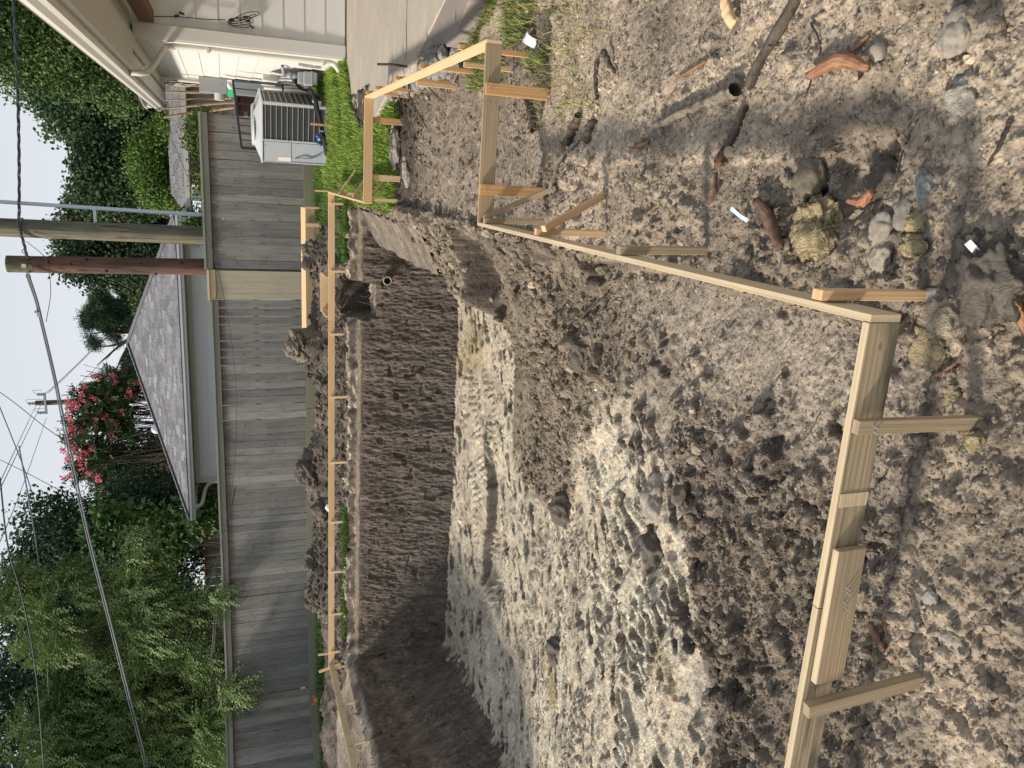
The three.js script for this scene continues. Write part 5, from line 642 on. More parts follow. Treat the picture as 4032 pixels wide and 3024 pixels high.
// crape myrtle
{
  const t = thing('crape_myrtle', 'tall crape myrtle with coral pink flowers above the garage roof', 'tree'); const R = rng(55), gs = []; for (let k = 0; k < 95; k++) { const f = R(), x0 = -12.6 + f * 3.4, x1 = x0 + (f - 0.5) * 1.6 + (R() - 0.5) * 1.2, z = -34 + (R() - 0.5) * 1.6; gs.push(tube([V3(lerp(x0, -11, 0.45), 1.2, z), V3(x0, 3.9, z), V3(x1, 6.2 + 1.2 * R(), z)], 0.02 + 0.025 * R(), 6, 5, q => 1.2 - 0.8 * q)); } mesh('stems', gs, barkBr, t, 'stuff');
  const bl = [[-12.4, 6.5, -34, 1.1, 1.0, 0.9], [-11.2, 7.0, -34, 1.2, 0.9, 0.9], [-10.0, 6.8, -34, 1.1, 0.95, 0.9], [-9.2, 5.9, -34, 0.8, 1.1, 0.9], [-10.9, 5.9, -34, 1.4, 0.8, 1], [-12.6, 7.6, -34, 0.45, 0.35, 0.4], [-8.7, 5.1, -34.2, 0.6, 0.9, 0.8]]; t.add(crown('crown', bl, G.fine, LM, 1500, [0.03, 0.075, 0.03], [0.075, 0.13, 0.045], 56, { hole: -0.5, odd: 0.06, oddCol: [0.2, 0.1, 0.05] }));
  const fl = []; const P = [[-12.62, 8.0], [-12.5, 7.75], [-11.53, 7.96], [-9.11, 7.12], [-8.95, 6.95], [-10.69, 6.1], [-10.04, 6.4], [-10.5, 7.5], [-10.2, 7.6], [-10.8, 7.65], [-11.05, 7.7], [-11.3, 7.5], [-9.6, 7.3], [-9.75, 7.5], [-10.4, 6.0], [-10.95, 6.05], [-12.7, 6.8], [-12.85, 6.75], [-11.8, 7.3], [-9.4, 6.7], [-8.5, 6.5], [-9.2, 5.4], [-8.75, 5.2], [-8.9, 4.9], [-10.75, 7.2], [-11.4, 6.9], [-9.9, 5.8], [-11.9, 7.75], [-9.55, 6.95], [-8.6, 5.9]]; for (const [x, y] of P) for (let q = 0; q < 4; q++) fl.push([x + (R() - 0.5) * 0.3, y + (R() - 0.5) * 0.22, -33.3 + (R() - 0.5) * 0.3]); for (let q = 0; q < 60; q++) fl.push([-11 + (R() - 0.5) * 3.2, 7.35 + (R() - 0.5) * 0.7, -33.4 + (R() - 0.5) * 0.5]);
  const fg = sprayGeo(66, { twig: 0.1, n: 14, L: 0.08, Wd: 0.07, round: 1 }); const im = new THREE.InstancedMesh(fg, LM0, fl.length); fl.forEach((p, i) => { dummy.position.set(...p); dummy.rotation.set(R() * 6, R() * 6, R() * 6); dummy.scale.setScalar(0.6 + 0.5 * R()); dummy.updateMatrix(); im.setMatrixAt(i, dummy.matrix); im.setColorAt(i, lin(0.72 + 0.1 * R(), 0.14 + 0.09 * R(), 0.2 + 0.08 * R())); }); im.name = 'flower_clusters'; im.userData.kind = 'stuff'; t.add(im);
}
tree('pine_tree', 'dark blue-green pine above the garage roof peak', 'tree', [-7.5, -38], 0.22, [[-6.6, 6.6, -38, 1.0, 0.75, 0.9], [-7.6, 6.9, -38, 1.1, 0.65, 0.9], [-8.6, 6.7, -38, 0.9, 0.7, 0.8], [-5.6, 6.2, -38.5, 0.8, 0.8, 0.8, 0.5], [-6.3, 5.5, -38, 1.1, 0.7, 0.8, 0.7], [-9.2, 6.0, -38, 0.7, 0.6, 0.7, 0.7], [-8.9, 5.3, -38, 0.6, 0.5, 0.6, 0.6], [-7.0, 7.35, -38, 0.6, 0.3, 0.5, 0.7]], { geo: G.pine, n: 2100, a: [0.03, 0.065, 0.04], b: [0.07, 0.125, 0.055], hole: -0.05, hf: 2.0, s0: 0.8 }, { seed: 61, limbs: 4, fork: 5.0, bark: barkBr });
tree('shrub_tree', 'small yellow-green tree peeping over the garage roof beside the brown pole', 'tree', [-4.9, -32], 0.08, [[-4.55, 4.6, -32, 0.6, 0.45, 0.5], [-6.2, 4.5, -32, 0.6, 0.45, 0.5], [-5.3, 4.2, -32, 0.9, 0.5, 0.5]], { geo: G.far, n: 420, a: [0.08, 0.13, 0.035], b: [0.15, 0.2, 0.05] }, { seed: 63, limbs: 1 });
tree('loose_tree', 'loose grey-green tree showing between the two utility poles', 'tree', [-2.5, -29], 0.18, [[-2.6, 5.9, -29, 1.0, 0.85, 0.9, 0.7], [-3.4, 6.2, -29, 0.8, 0.6, 0.8, 0.6], [-2.2, 5.0, -29, 1.0, 0.8, 0.9], [-3.3, 5.0, -29, 1.0, 0.8, 0.8], [-2.7, 4.0, -29, 1.5, 0.8, 0.9], [-1.75, 5.9, -29, 0.4, 0.5, 0.5, 0.6]], { geo: G.far, n: 1500, a: [0.03, 0.06, 0.03], b: [0.06, 0.1, 0.045], hole: -0.38 }, { seed: 71, limbs: 3 });
tree('tall_tree', 'dense dark tree rising behind the shallow roof beside the pole', 'tree', [-0.6, -27], 0.2, [[-0.5, 4.9, -27, 0.95, 0.8, 0.9], [-1.2, 5.2, -27.2, 0.5, 0.6, 0.5], [-0.9, 4.0, -27, 0.9, 0.8, 0.9], [0.2, 4.1, -27, 0.9, 0.9, 0.8]], { geo: G.far, n: 2100, a: [0.028, 0.06, 0.028], b: [0.065, 0.11, 0.04], hole: -0.6, odd: 0.05, oddCol: [0.16, 0.15, 0.05] }, { seed: 81 });
tree('cottonwood_tree', 'broad dark-green tree in the middle of the right treeline', 'tree', [1.0, -28.5], 0.25, [[0.7, 4.9, -28, 1.0, 1.0, 1], [1.6, 5.4, -28, 1.2, 1.3, 1.2], [0.3, 4.0, -28, 1.2, 1.0, 1], [1.9, 4.0, -28, 1.3, 1.1, 1], [0.1, 5.3, -28.4, 0.5, 0.45, 0.5]], { geo: G.far, n: 3600, a: [0.04, 0.08, 0.036], b: [0.1, 0.16, 0.06], hole: -0.7 }, { seed: 91 });
tree('oak_tree', 'large green tree crowning the sky above the house eave at right', 'tree', [3.6, -22], 0.3, [[2.4, 5.9, -22, 1.1, 0.9, 1], [3.6, 6.4, -22, 1.5, 1.3, 1.2], [2.2, 4.9, -22, 1.0, 0.8, 0.9], [3.4, 4.7, -22, 1.5, 1.1, 1.1], [1.7, 4.0, -22, 0.8, 0.7, 0.7], [2.8, 3.6, -22, 1.3, 0.7, 0.9], [4.8, 5.5, -22, 1.5, 1.5, 1.3]], { geo: G.small, n: 8200, a: [0.06, 0.115, 0.035], b: [0.17, 0.25, 0.075], hole: -0.5, hf: 1.3, s0: 0.9, s1: 0.7 }, { seed: 101, limbs: 3 });
tree('leafy_bush', 'bright green bush above the shallow roof left of the house eave', 'bush', [-0.3, -24.9], 0.06, [[-0.1, 3.55, -25, 0.75, 0.55, 0.5], [-0.95, 3.4, -25, 0.5, 0.5, 0.5], [0.5, 3.2, -25, 0.6, 0.4, 0.5], [-1.2, 2.9, -25, 0.3, 0.3, 0.3]], { geo: G.small, n: 1500, a: [0.1, 0.19, 0.035], b: [0.2, 0.3, 0.07], hole: -0.5 }, { seed: 111, limbs: 1 });
tree('leafy_bush', 'low bright sprig standing on the ridge of the shallow roof', 'bush', [0.9, -24.6], 0.03, [[0.85, 2.95, -24.5, 0.25, 0.22, 0.2]], { geo: G.small, n: 90, a: [0.09, 0.18, 0.03], b: [0.15, 0.25, 0.05] }, { seed: 113, limbs: 2 });
tree('leafy_bush', 'green shrubs filling the gap between fence top and shallow roof', 'bush', [0.2, -18.5], 0.05, [[0.62, 1.9, -18.5, 0.28, 0.25, 0.3], [0.25, 1.8, -18.5, 0.45, 0.32, 0.3], [-0.35, 1.75, -18.5, 0.4, 0.3, 0.3]], { geo: G.small, n: 900, a: [0.045, 0.1, 0.02], b: [0.17, 0.2, 0.05] }, { seed: 117, limbs: 1 });
tree('leafy_bush', 'small weedy bush between the conduit and the tall pole', 'bush', [-1.15, -16.6], 0.02, [[-1.22, 1.9, -16.6, 0.22, 0.24, 0.15]], { geo: G.small, n: 130, a: [0.04, 0.1, 0.02], b: [0.07, 0.15, 0.03] }, { seed: 119, limbs: 1 });
{ const t = thing('bare_tree', 'bare tan multi-stem trunk seen past the meter box', 'tree'); const R = rng(121), gs = []; for (let k = 0; k < 9; k++) { const x = 1.25 + k * 0.09; gs.push(tube([V3(1.55 + (k - 4) * 0.03, 0, -19.8), V3(x, 1.2, -19.8 + 0.2 * R()), V3(x + (k - 4) * 0.09, 2.8, -19.8)], 0.03 + 0.02 * R(), 8, 7, f => 1.1 - 0.5 * f)); } mesh('stems', gs, barkTan, t); }
{ const t = thing('lane_fence', 'old grey fence across the lane behind the parked car', 'fence'); fenceRun(t, [0.4, -21.4], [4, -21.4], 0.1, 1.55, {}); }
tree('climbing_weed', 'leafy vine strands hooked over the eave gutter end', 'plant', [0.85, -16.4], 0.004, [[0.93, 2.62, -16.6, 0.12, 0.1, 0.1]], { geo: G.small, n: 9, a: [0.1, 0.16, 0.03], b: [0.2, 0.2, 0.06], s0: 0.3, s1: 0.2 }, { seed: 123, limbs: 3, noTrunk: true, fork: 2.5 });
// ---------- loose crumbs and clods of soil ----------
{
  const R = rng(1201), variants = [0, 1, 2].map(k => { const g = new THREE.IcosahedronGeometry(1, 1), p = g.attributes.position, v = V3(); const mp = {}; for (let i = 0; i < p.count; i++) { v.fromBufferAttribute(p, i); const key = [v.x, v.y, v.z].map(q => q.toFixed(3)).join(); const r = mp[key] ?? (mp[key] = 0.72 + 0.5 * R()); v.multiplyScalar(r); p.setXYZ(i, v.x * 1.1, v.y * 0.72, v.z * 0.9); } g.computeVertexNormals(); g.setAttribute('uv', new THREE.BufferAttribute(new Float32Array(p.count * 2).map((_, i) => (i % 7) * 0.13), 2)); return g; });
  const lists = [[], [], []], cc = [0, 0, 0]; const put = (n, d0, d1, s0, s1, big) => { for (let i = 0; i < n; i++) { const D = Math.sqrt(lerp(d0 * d0, d1 * d1, R())), l = (R() * 2 - 1) * fan(D), x = FWD[0] * D + RGT[0] * l, z = FWD[1] * D + RGT[1] * l; if (x > 0.9 && z < -5.2) continue; if (z < -14 || x < -9) continue; const ro = roughness(x, z); const t = trackAt(x, z)[0]; if (R() > (x < -0.4 && z < -1.5 ? 0.03 + 0.85 * Math.pow(Math.max(0, ro), 1.3) : 0.22 + 0.5 * ro) - 0.6 * t * (x < -0.4 ? 1 : 0)) continue; if (x < -0.36 && z < -10 && z > -11) continue; if (x > -0.35 && z < -8.4) continue; if (big && R() > ro * ro) continue; const s = lerp(s0, s1, Math.pow(R(), 4)); lists[Math.floor(R() * 3)].push([x, z, s]); } };
  put(75000, 0.7, 2.6, 0.0016, 0.007); put(5200, 0.7, 2.8, 0.007, 0.024, true); put(60000, 2.6, 5, 0.0028, 0.012); put(6000, 2.6, 5.5, 0.012, 0.045, true); put(30000, 5, 9.5, 0.006, 0.026); put(3500, 5, 9, 0.025, 0.06, true); put(12000, 10.5, 13.8, 0.012, 0.045);
  const m = std({ map: soilDetail, roughness: 0.95 });
  lists.forEach((L, q) => { const im = new THREE.InstancedMesh(variants[q], m, L.length), c = new THREE.Color(); L.forEach(([x, z, s], i) => { dummy.position.set(x, fullH(x, z, 5) + s * 0.22, z); dummy.rotation.set(R() * 0.8, R() * 6.28, R() * 0.8); dummy.scale.set(s * (0.7 + 0.8 * R()), s * (0.7 + 0.6 * R()), s); dummy.updateMatrix(); im.setMatrixAt(i, dummy.matrix); soilColor(x, z, -0.1, 1, 0, cc); const k = 0.7 + 0.6 * R() + (R() < 0.04 ? 0.8 : 0); c.setRGB(cc[0] * k, cc[1] * k, cc[2] * k); im.setColorAt(i, c); }); im.name = numbered('soil_crumbs'); im.castShadow = im.receiveShadow = true; scene.add(im); tag(im, 'loose crumbs and small clods of soil scattered over the dug ground', null, null, 'stuff'); });
}
// ---------- grass ----------
const bladeGeo = (() => { const p = [], n = 3; const w = 0.0045, L = 0.085; const pt = (f, s) => [s * w * (1 - f * 0.85), L * f * (1 - 0.18 * f), 0.03 * f * f]; for (let i = 0; i < n; i++) { const a = i / n, b = (i + 1) / n; const A = pt(a, -1), B = pt(a, 1), C = pt(b, 1), D = pt(b, -1); p.push(...A, ...B, ...C, ...A, ...C, ...D); } const g = new THREE.BufferGeometry(); g.setAttribute('position', new THREE.Float32BufferAttribute(p, 3)); g.computeVertexNormals(); return g; })();
function grass(name, label, n, place, ca, cb, seed, dry = 0.05) { const R = rng(seed), L = []; for (let i = 0; i < n; i++) { const q = place(R); if (q) L.push(q); } const im = new THREE.InstancedMesh(bladeGeo, LM, L.length), c = new THREE.Color(); L.forEach(([x, z, h, w], i) => { dummy.position.set(x, macroH(x, z) - 0.006, z); dummy.rotation.set((R() - 0.5) * 0.9, R() * 6.28, (R() - 0.5) * 0.9); const s = h * (0.6 + 0.7 * R()); dummy.scale.set((w ?? 1) * (0.8 + 0.5 * R()), s, s); dummy.updateMatrix(); im.setMatrixAt(i, dummy.matrix); c.copy(lin(...ca)).lerp(lin(...cb), R()); if (R() < dry) c.copy(lin(0.42, 0.34, 0.16)); im.setColorAt(i, c); }); im.name = numbered(name); im.castShadow = im.receiveShadow = true; scene.add(im); return tag(im, label, null, null, 'stuff'); }
const inSlab = (x, z) => x > pw([[-11.3, 1.42], [-10.93, 1.19], [-10.66, 0.82], [-9.75, 0.47], [-9.3, 0.5], [-8.3, 0.8]], z) && z > -11.15;
grass('lawn_grass', 'bright green lawn around the condenser and patio', 60000, R => { const x = -0.42 + R() * 2.0, z = -8.3 - R() * 6.4; if (inSlab(x, z) || x > 1.42) return null; if (vn(x * 2.5, z * 2.5, 700) < -0.55) return null; const thin = ss(0.2, -0.4, x) * ss(-9.5, -13, z); if (R() < thin * 0.75) return null; return [x, z, 0.7 + 0.6 * R() + 0.35 * ss(0.9, 1.4, x), 1.5]; }, [0.13, 0.24, 0.03], [0.32, 0.44, 0.085], 701);
grass('sod_grass', 'thin strip of green turf along the far lip of the pit', 16000, R => { const x = -7.2 + R() * 6.8, z = -11.0 - 0.28 * R() * R(); const d = fbm(x * 1.3, 3, 703, 3); if (d < -0.12 + 0.1 * R()) return null; if (x > -2.0 && x < -1.45) return null; return [x, z, 0.55 + 0.5 * R(), 1.3]; }, [0.06, 0.15, 0.025], [0.15, 0.27, 0.05], 705);
grass('sod_grass', 'green turf left on the far right corner of the pit bank', 9000, R => { const x = -1.3 + R() * 1.0, z = -10.9 - R() * 2.6; if (fbm(x * 3, z * 3, 707, 2) < -0.05 - 0.5 * ss(-0.9, -0.5, x)) return null; if (z > -10.98 && x < -0.6) return null; return [x, z, 0.7 + 0.6 * R(), 1.4]; }, [0.06, 0.14, 0.025], [0.15, 0.26, 0.05], 709);
grass('fence_grass', 'narrow green grass strip at the foot of the left fence', 7000, R => { const t = R(), x = -8.8 - t * 4.2, z = t < 0.45 ? -14.5 + R() * 0.8 : -14.4 + (t - 0.45) * 5 + R() * 0.5; return [x, z, 1.1 + 0.8 * R(), 1.8]; }, [0.035, 0.1, 0.02], [0.1, 0.2, 0.04], 711);
grass('fence_grass', 'grass behind the timber edging at the right end of the fence', 5000, R => [-0.9 + R() * 1.6, -13.6 - R() * 1.1, 1.0 + 0.6 * R(), 1.6], [0.05, 0.12, 0.02], [0.13, 0.24, 0.04], 713);
grass('grass_tuft', 'patch of green and straw grass at the near patio corner', 5200, R => { const x = 0.62 + R() * 0.75, z = -4.15 - R() * 1.75; const d = fbm(x * 3.2, z * 3.2, 715, 2) + 0.5 * ss(0.6, 1.2, x) - 0.35 * ss(-5.2, -4.4, z); if (d < 0.12) return null; return [x, z, 0.75 + 0.7 * R(), 0.9]; }, [0.09, 0.18, 0.03], [0.26, 0.34, 0.09], 717, 0.3);
grass('dry_grass', 'sparse straw and green blades trailing over the soil by the crossing board', 900, R => { const x = 0.3 + R() * 0.75, z = -3.55 - R() * 1.0; if (fbm(x * 5, z * 5, 719, 2) < 0.0) return null; return [x, z, 0.6 + 0.6 * R(), 0.6]; }, [0.14, 0.2, 0.05], [0.34, 0.36, 0.13], 721, 0.45);
// ---------- roots, bark, stones and litter lying on the soil ----------
const barkDk = std({ map: poleTex([0.15, 0.115, 0.085], [0.05, 0.04, 0.033], 801), bumpMap: soilBump, bumpScale: 0.006 }), barkGy = std({ map: poleTex([0.3, 0.25, 0.195], [0.16, 0.13, 0.1], 805), bumpMap: soilBump, bumpScale: 0.006 }), barkOr = std({ map: poleTex([0.5, 0.25, 0.13], [0.28, 0.13, 0.07], 809), bumpMap: woodBump, bumpScale: 0.003 }), barkRd = std({ map: poleTex([0.26, 0.14, 0.09], [0.13, 0.075, 0.05], 813), bumpMap: woodBump, bumpScale: 0.005 });
const yelT = tex(256, 256, (i, j) => { const u = i / 256, v = j / 256, k = 0.8 + 0.3 * pf(u, v, 6, 6, 821, 5) + 0.25 * pf(u, v, 30, 30, 823, 3); return [0.4 * k, 0.315 * k, 0.175 * k]; }), greyT = tex(256, 256, (i, j) => { const u = i / 256, v = j / 256, k = 0.82 + 0.25 * pf(u, v, 6, 6, 825, 5) + 0.2 * pf(u, v, 34, 34, 827, 3); return [0.36 * k, 0.31 * k, 0.25 * k]; });
const yelM = std({ map: yelT, bumpMap: soilBump, bumpScale: 0.01 }), clodM = std({ map: greyT }), clodDk = std({ map: greyT, color: lin(0.36, 0.35, 0.34), bumpMap: soilBump, bumpScale: 0.004 }), paleM = std({ map: rubT, color: lin(1.25, 1.15, 1.0), bumpMap: soilBump, bumpScale: 0.006 }), blueGrey = std({ map: rubT, color: lin(0.85, 0.9, 0.92), bumpMap: soilBump, bumpScale: 0.004 });
function root(name, cat, label, pts, r, mat, o = {}) { const t = o.plain ? null : thing(name, label, cat, [0, 0, 0], 0, o.group); const R = rng(Math.round(pts[0][0] * 1000) + 5000); const P = []; for (let i = 0; i < pts.length; i++) P.push(V3(pts[i][0], hAt(pts[i][0], pts[i][1]) + r * (o.lift ?? 0.55) + (pts[i][2] ?? 0), pts[i][1])); const c = new THREE.CatmullRomCurve3(P), Q = c.getPoints(14).map((p, i) => V3(p.x + (R() - 0.5) * r * 0.5, p.y + (R() - 0.5) * r * 0.4, p.z + (R() - 0.5) * r * 0.5)); const g = tube(Q, r, 40, 9, f => (o.t0 ?? 1) + ((o.t1 ?? 0.5) - (o.t0 ?? 1)) * f + 0.1 * Math.sin(f * 23 + pts[0][1] * 9)); if (o.plain) return tag(mesh(name, g, mat), label, cat, o.group); mesh('stem', g, mat, t); if (o.end) mesh('broken_end', rockGeo(Math.round(r * 9000) + 3, r * 0.95, r * 0.8, r * 0.95, 2, 0.4), barkOr, t).position.copy(P[o.end === 1 ? 0 : P.length - 1]); if (o.twigs) for (let k = 0; k < o.twigs; k++) { const a = c.getPoint(0.2 + 0.6 * R()), b = a.clone().add(V3((R() - 0.5) * 0.14, 0.01 * R(), (R() - 0.5) * 0.14)); mesh('twig', tube([a, a.clone().lerp(b, 0.5).add(V3(0, 0.012, 0)), b], r * 0.2, 8, 5, f => 1 - 0.6 * f), mat, t); } return t; }
function rock(name, cat, label, x, z, s, mat, o = {}) { const m = mesh(name, rockGeo(o.seed ?? Math.round((x + 3) * 977 + (z + 20) * 131), s[0], s[1], s[2], o.det ?? 3, o.amp ?? 0.26, o.frq ?? 1.8), mat); m.position.set(x, hAt(x, z) + s[1] * (o.sink ?? 0.15), z); m.rotation.set(o.rx ?? 0, o.ry ?? 0, o.rz ?? 0); return tag(m, label, cat, o.group); }
function splinter(name, cat, label, pts, w, th, mat, o = {}) { const n = 14, P = pts.map(p => V3(p[0], hAt(p[0], p[1]) + th * 0.8 + (p[2] ?? 0.006), p[1])), c = new THREE.CatmullRomCurve3(P), g0 = []; const R = rng(Math.round(pts[0][0] * 3777 + 999)); const pos = [], idx = [], uv = []; for (let i = 0; i <= n; i++) { const f = i / n, p = c.getPoint(f), t = c.getTangent(f), s = V3(-t.z, 0, t.x).normalize(); const ww = w * (0.35 + 0.65 * Math.sin(Math.PI * (0.12 + 0.8 * f))) * (0.8 + 0.4 * R()), hh = th * (0.7 + 0.5 * R()); [[-1, 0], [-0.55, 1], [0.5, 0.85], [1, 0.1], [0.3, -0.6]].forEach(([a, b]) => { pos.push(p.x + s.x * ww * a, p.y + hh * b, p.z + s.z * ww * a); uv.push(a * 0.3, f * 0.6); }); } for (let i = 0; i < n; i++) for (let j = 0; j < 5; j++) { const a = i * 5 + j, b = i * 5 + (j + 1) % 5; idx.push(a, b, a + 5, b, b + 5, a + 5); } for (const [q, k] of [[0, 1], [n * 5, -1]]) for (let j = 1; j < 4; j++) k > 0 ? idx.push(q, q + j + 1, q + j) : idx.push(q, q + j, q + j + 1); const g = new THREE.BufferGeometry(); g.setAttribute('position', new THREE.Float32BufferAttribute(pos, 3)); g.setAttribute('uv', new THREE.Float32BufferAttribute(uv, 2)); g.setIndex(idx); g.computeVertexNormals(); return tag(mesh(name, g, mat), label, cat, o.group); }
root('tree_root', 'root', 'thick pale grey root lying bare on the soil at upper right', [[0.25, -3.0], [0.3, -2.77], [0.34, -2.55], [0.345, -2.43]], 0.022, barkGy, { t0: 0.75, t1: 1.15, twigs: 2, lift: 1.3 });
root('tree_root', 'root', 'long brown root half sunk in the soil crossing the pale root', [[0.11, -2.5], [0.25, -2.44], [0.38, -2.38], [0.55, -2.24], [0.63, -2.2]], 0.019, barkDk, { t0: 0.7, t1: 1.1, twigs: 3, lift: 0.3, end: 1 });
root('cut_branch', 'branch', 'short stubby dark branch with a splintered orange end', [[0.19, -3.95], [0.26, -3.88], [0.33, -3.8]], 0.025, barkDk, { t1: 1.0, end: 1 });
root('cut_branch', 'branch', 'second stubby dark branch buried next to the splintered one', [[0.21, -3.68], [0.3, -3.63]], 0.026, barkDk, { t1: 0.9, lift: 0.3 });
root('cut_branch', 'branch', 'dark root stump beside the hole near the crossing form board', [[0.51, -4.74], [0.42, -4.6], [0.29, -4.47]], 0.026, barkDk, { t0: 0.8, t1: 1.2, lift: 0.4, twigs: 2 });
root('stick', 'stick', 'long thin dark stick curving down toward the form board corner', [[0.0, -4.1], [0.1, -3.98], [0.22, -3.76]], 0.0075, barkDk, { plain: 1, lift: 1.2 });
root('stick', 'stick', 'thin pale stick beside the crossing form board', [[0.27, -4.7], [0.29, -4.4], [0.31, -4.12]], 0.008, barkGy, { plain: 1, lift: 0.9 });
root('stick', 'stick', 'straight dark stick on the pale dry soil at top', [[0.58, -3.64], [0.49, -3.64], [0.4, -3.62]], 0.013, barkDk, { plain: 1, lift: 0.7 });
root('stick', 'stick', 'short dark stub standing beside the straight stick', [[0.6, -3.52, 0.03], [0.5, -3.43]], 0.016, barkDk, { plain: 1, lift: 0.7 });
root('stick', 'stick', 'wiry dark root strand in the upper right foreground', [[0.52, -2.12], [0.44, -2.06], [0.38, -2.09], [0.3, -2.1]], 0.0035, barkDk, { plain: 1, lift: 1.4 });
root('stick', 'stick', 'thin pale twig lying in the smooth soil inside the near corner', [[-0.9, -2.0], [-0.82, -1.98], [-0.74, -1.88], [-0.64, -1.83]], 0.0035, barkGy, { plain: 1, lift: 1.5 });
root('stick', 'stick', 'thin root running from under the near form board', [[-0.42, -1.42], [-0.36, -1.37], [-0.3, -1.36]], 0.006, barkRd, { plain: 1, lift: 1.1 });
root('stick', 'stick', 'crooked straw-coloured twig in the lower right foreground', [[0.2, -1.75], [0.16, -1.66], [0.13, -1.58]], 0.003, barkOr, { plain: 1, lift: 1.5 });
root('stick', 'stick', 'forked thin root spread over the soil beside the stump', [[0.21, -1.63], [0.15, -1.68], [0.05, -1.67], [-0.02, -1.74]], 0.0035, barkGy, { plain: 1, lift: 1.4 });
root('stick', 'stick', 'dark twig reaching the right edge of the frame', [[0.2, -1.36], [0.14, -1.37], [0.1, -1.4]], 0.006, barkDk, { plain: 1, lift: 1 });
root('stick', 'stick', 'thin dark root in the clod heap inside the long form board', [[-0.75, -4.0], [-0.6, -3.75], [-0.55, -3.4]], 0.006, barkDk, { plain: 1, lift: 1.3 });
splinter('bark_piece', 'bark', 'big curved orange strip of torn wood at far upper right', [[0.36, -2.07, 0.012], [0.39, -1.95, 0.02], [0.355, -1.82, 0.012]], 0.022, 0.016, barkOr);
splinter('bark_piece', 'bark', 'small orange wood chip above the big orange strip', [[0.41, -1.92], [0.45, -1.87]], 0.008, 0.005, barkOr);
splinter('bark_piece', 'bark', 'slim orange sliver between the pale root and the sticks', [[0.43, -2.89], [0.47, -2.69]], 0.009, 0.006, barkOr);
splinter('bark_piece', 'bark', 'reddish-brown slab of bark beside the yellow clay clod', [[-0.02, -2.25, 0.012], [-0.08, -2.14, 0.018], [-0.16, -2.05, 0.01]], 0.03, 0.018, barkRd);
splinter('bark_piece', 'bark', 'frayed orange bark beside the leftmost near stake', [[-1.1, -1.47, 0.01], [-1.17, -1.42, 0.012], [-1.22, -1.38, 0.01]], 0.012, 0.008, barkOr);
splinter('bark_piece', 'bark', 'bundle of stringy bark fibres at the foot of the leftmost near stake', [[-1.18, -1.4, 0.014], [-1.2, -1.43, 0.018], [-1.17, -1.49, 0.01]], 0.02, 0.01, barkRd);
splinter('bark_piece', 'bark', 'dark red chip below the two stubby branches', [[0.09, -3.68], [0.13, -3.58]], 0.012, 0.006, barkRd);
splinter('bark_piece', 'bark', 'curled orange chip under the pale root', [[0.17, -3.2], [0.19, -3.08]], 0.012, 0.006, barkOr);
splinter('bark_piece', 'bark', 'curved dark bark strip left of the wrapper', [[0.07, -2.52, 0.012], [0.0, -2.5, 0.016], [-0.05, -2.56, 0.01]], 0.014, 0.01, barkRd);
splinter('bark_piece', 'bark', 'pale wood offcut at the top edge of the frame', [[0.68, -2.6, 0.02], [0.62, -2.56, 0.02], [0.57, -2.52, 0.012]], 0.03, 0.016, pine);
splinter('bark_piece', 'bark', 'yellowish wood fragment among the stones at far right', [[-0.2, -1.27, 0.015], [-0.28, -1.24, 0.012]], 0.016, 0.01, barkOr);
rock('clay_clod', 'clod', 'large yellow clay clod beside the reddish bark slab', -0.08, -1.95, [0.09, 0.05, 0.07], yelM, { amp: 0.5, det: 4, sink: -0.1 });
rock('clay_clod', 'clod', 'smooth grey-green slab of clay leaning by the yellow clod', 0.06, -2.03, [0.07, 0.045, 0.05], std({ map: greyT, color: lin(0.5, 0.5, 0.42), bumpMap: soilBump, bumpScale: 0.004 }), { amp: 0.2, sink: 0.3 });
rock('wood_stump', 'stump', 'dark broken stump with ragged orange edge in the hole', 0.055, -1.81, [0.065, 0.04, 0.06], clodDk, { amp: 0.34, sink: 0.5 });
splinter('bark_piece', 'bark', 'ragged orange rim on the edge of the dark stump', [[-0.0, -1.86, 0.03], [0.0, -1.8, 0.035], [0.03, -1.75, 0.03]], 0.016, 0.02, barkOr);
rock('stone', 'stone', 'small square tan stone above the big orange strip', 0.4, -1.83, [0.026, 0.024, 0.024], clodM, { amp: 0.14, det: 2 });
rock('stone', 'stone', 'rounded brown stone near the upper right edge', 0.4, -1.52, [0.05, 0.03, 0.045], clodM);
rock('stone', 'stone', 'pale crumbling lump at the right edge of the foreground', 0.26, -1.5, [0.045, 0.028, 0.05], paleM, { amp: 0.35 });
rock('stone', 'stone', 'blue-grey broken chunk near the lower right foreground', 0.05, -1.56, [0.034, 0.022, 0.028], blueGrey, { amp: 0.35 });
rock('stone', 'stone', 'flat tan stone half in shade right of the corner stake', -0.07, -1.7, [0.045, 0.018, 0.035], clodM, { amp: 0.2, sink: 0.6 });
rock('stone', 'stone', 'grey flat stone next to a yellow pebble', -0.03, -1.62, [0.042, 0.014, 0.03], std({ map: greyT, color: lin(0.75, 0.78, 0.8) }), { amp: 0.2, sink: 0.6 });
rock('clay_clod', 'clod', 'upper of two small yellow clay lumps right of the corner stake', -0.045, -1.565, [0.028, 0.02, 0.034], yelM, { amp: 0.3 });
rock('clay_clod', 'clod', 'lower of two small yellow clay lumps right of the corner stake', -0.105, -1.56, [0.03, 0.022, 0.038], yelM, { amp: 0.3 });
rock('clay_clod', 'clod', 'layered tan clod just right of the corner stake foot', -0.14, -1.69, [0.042, 0.03, 0.04], clodM, { amp: 0.35 });
rock('stone', 'stone', 'small oblong pale stone below the corner stake foot', -0.22, -1.47, [0.022, 0.014, 0.03], std({ map: rubT, color: lin(1.2, 1.1, 1) }), { amp: 0.15 });
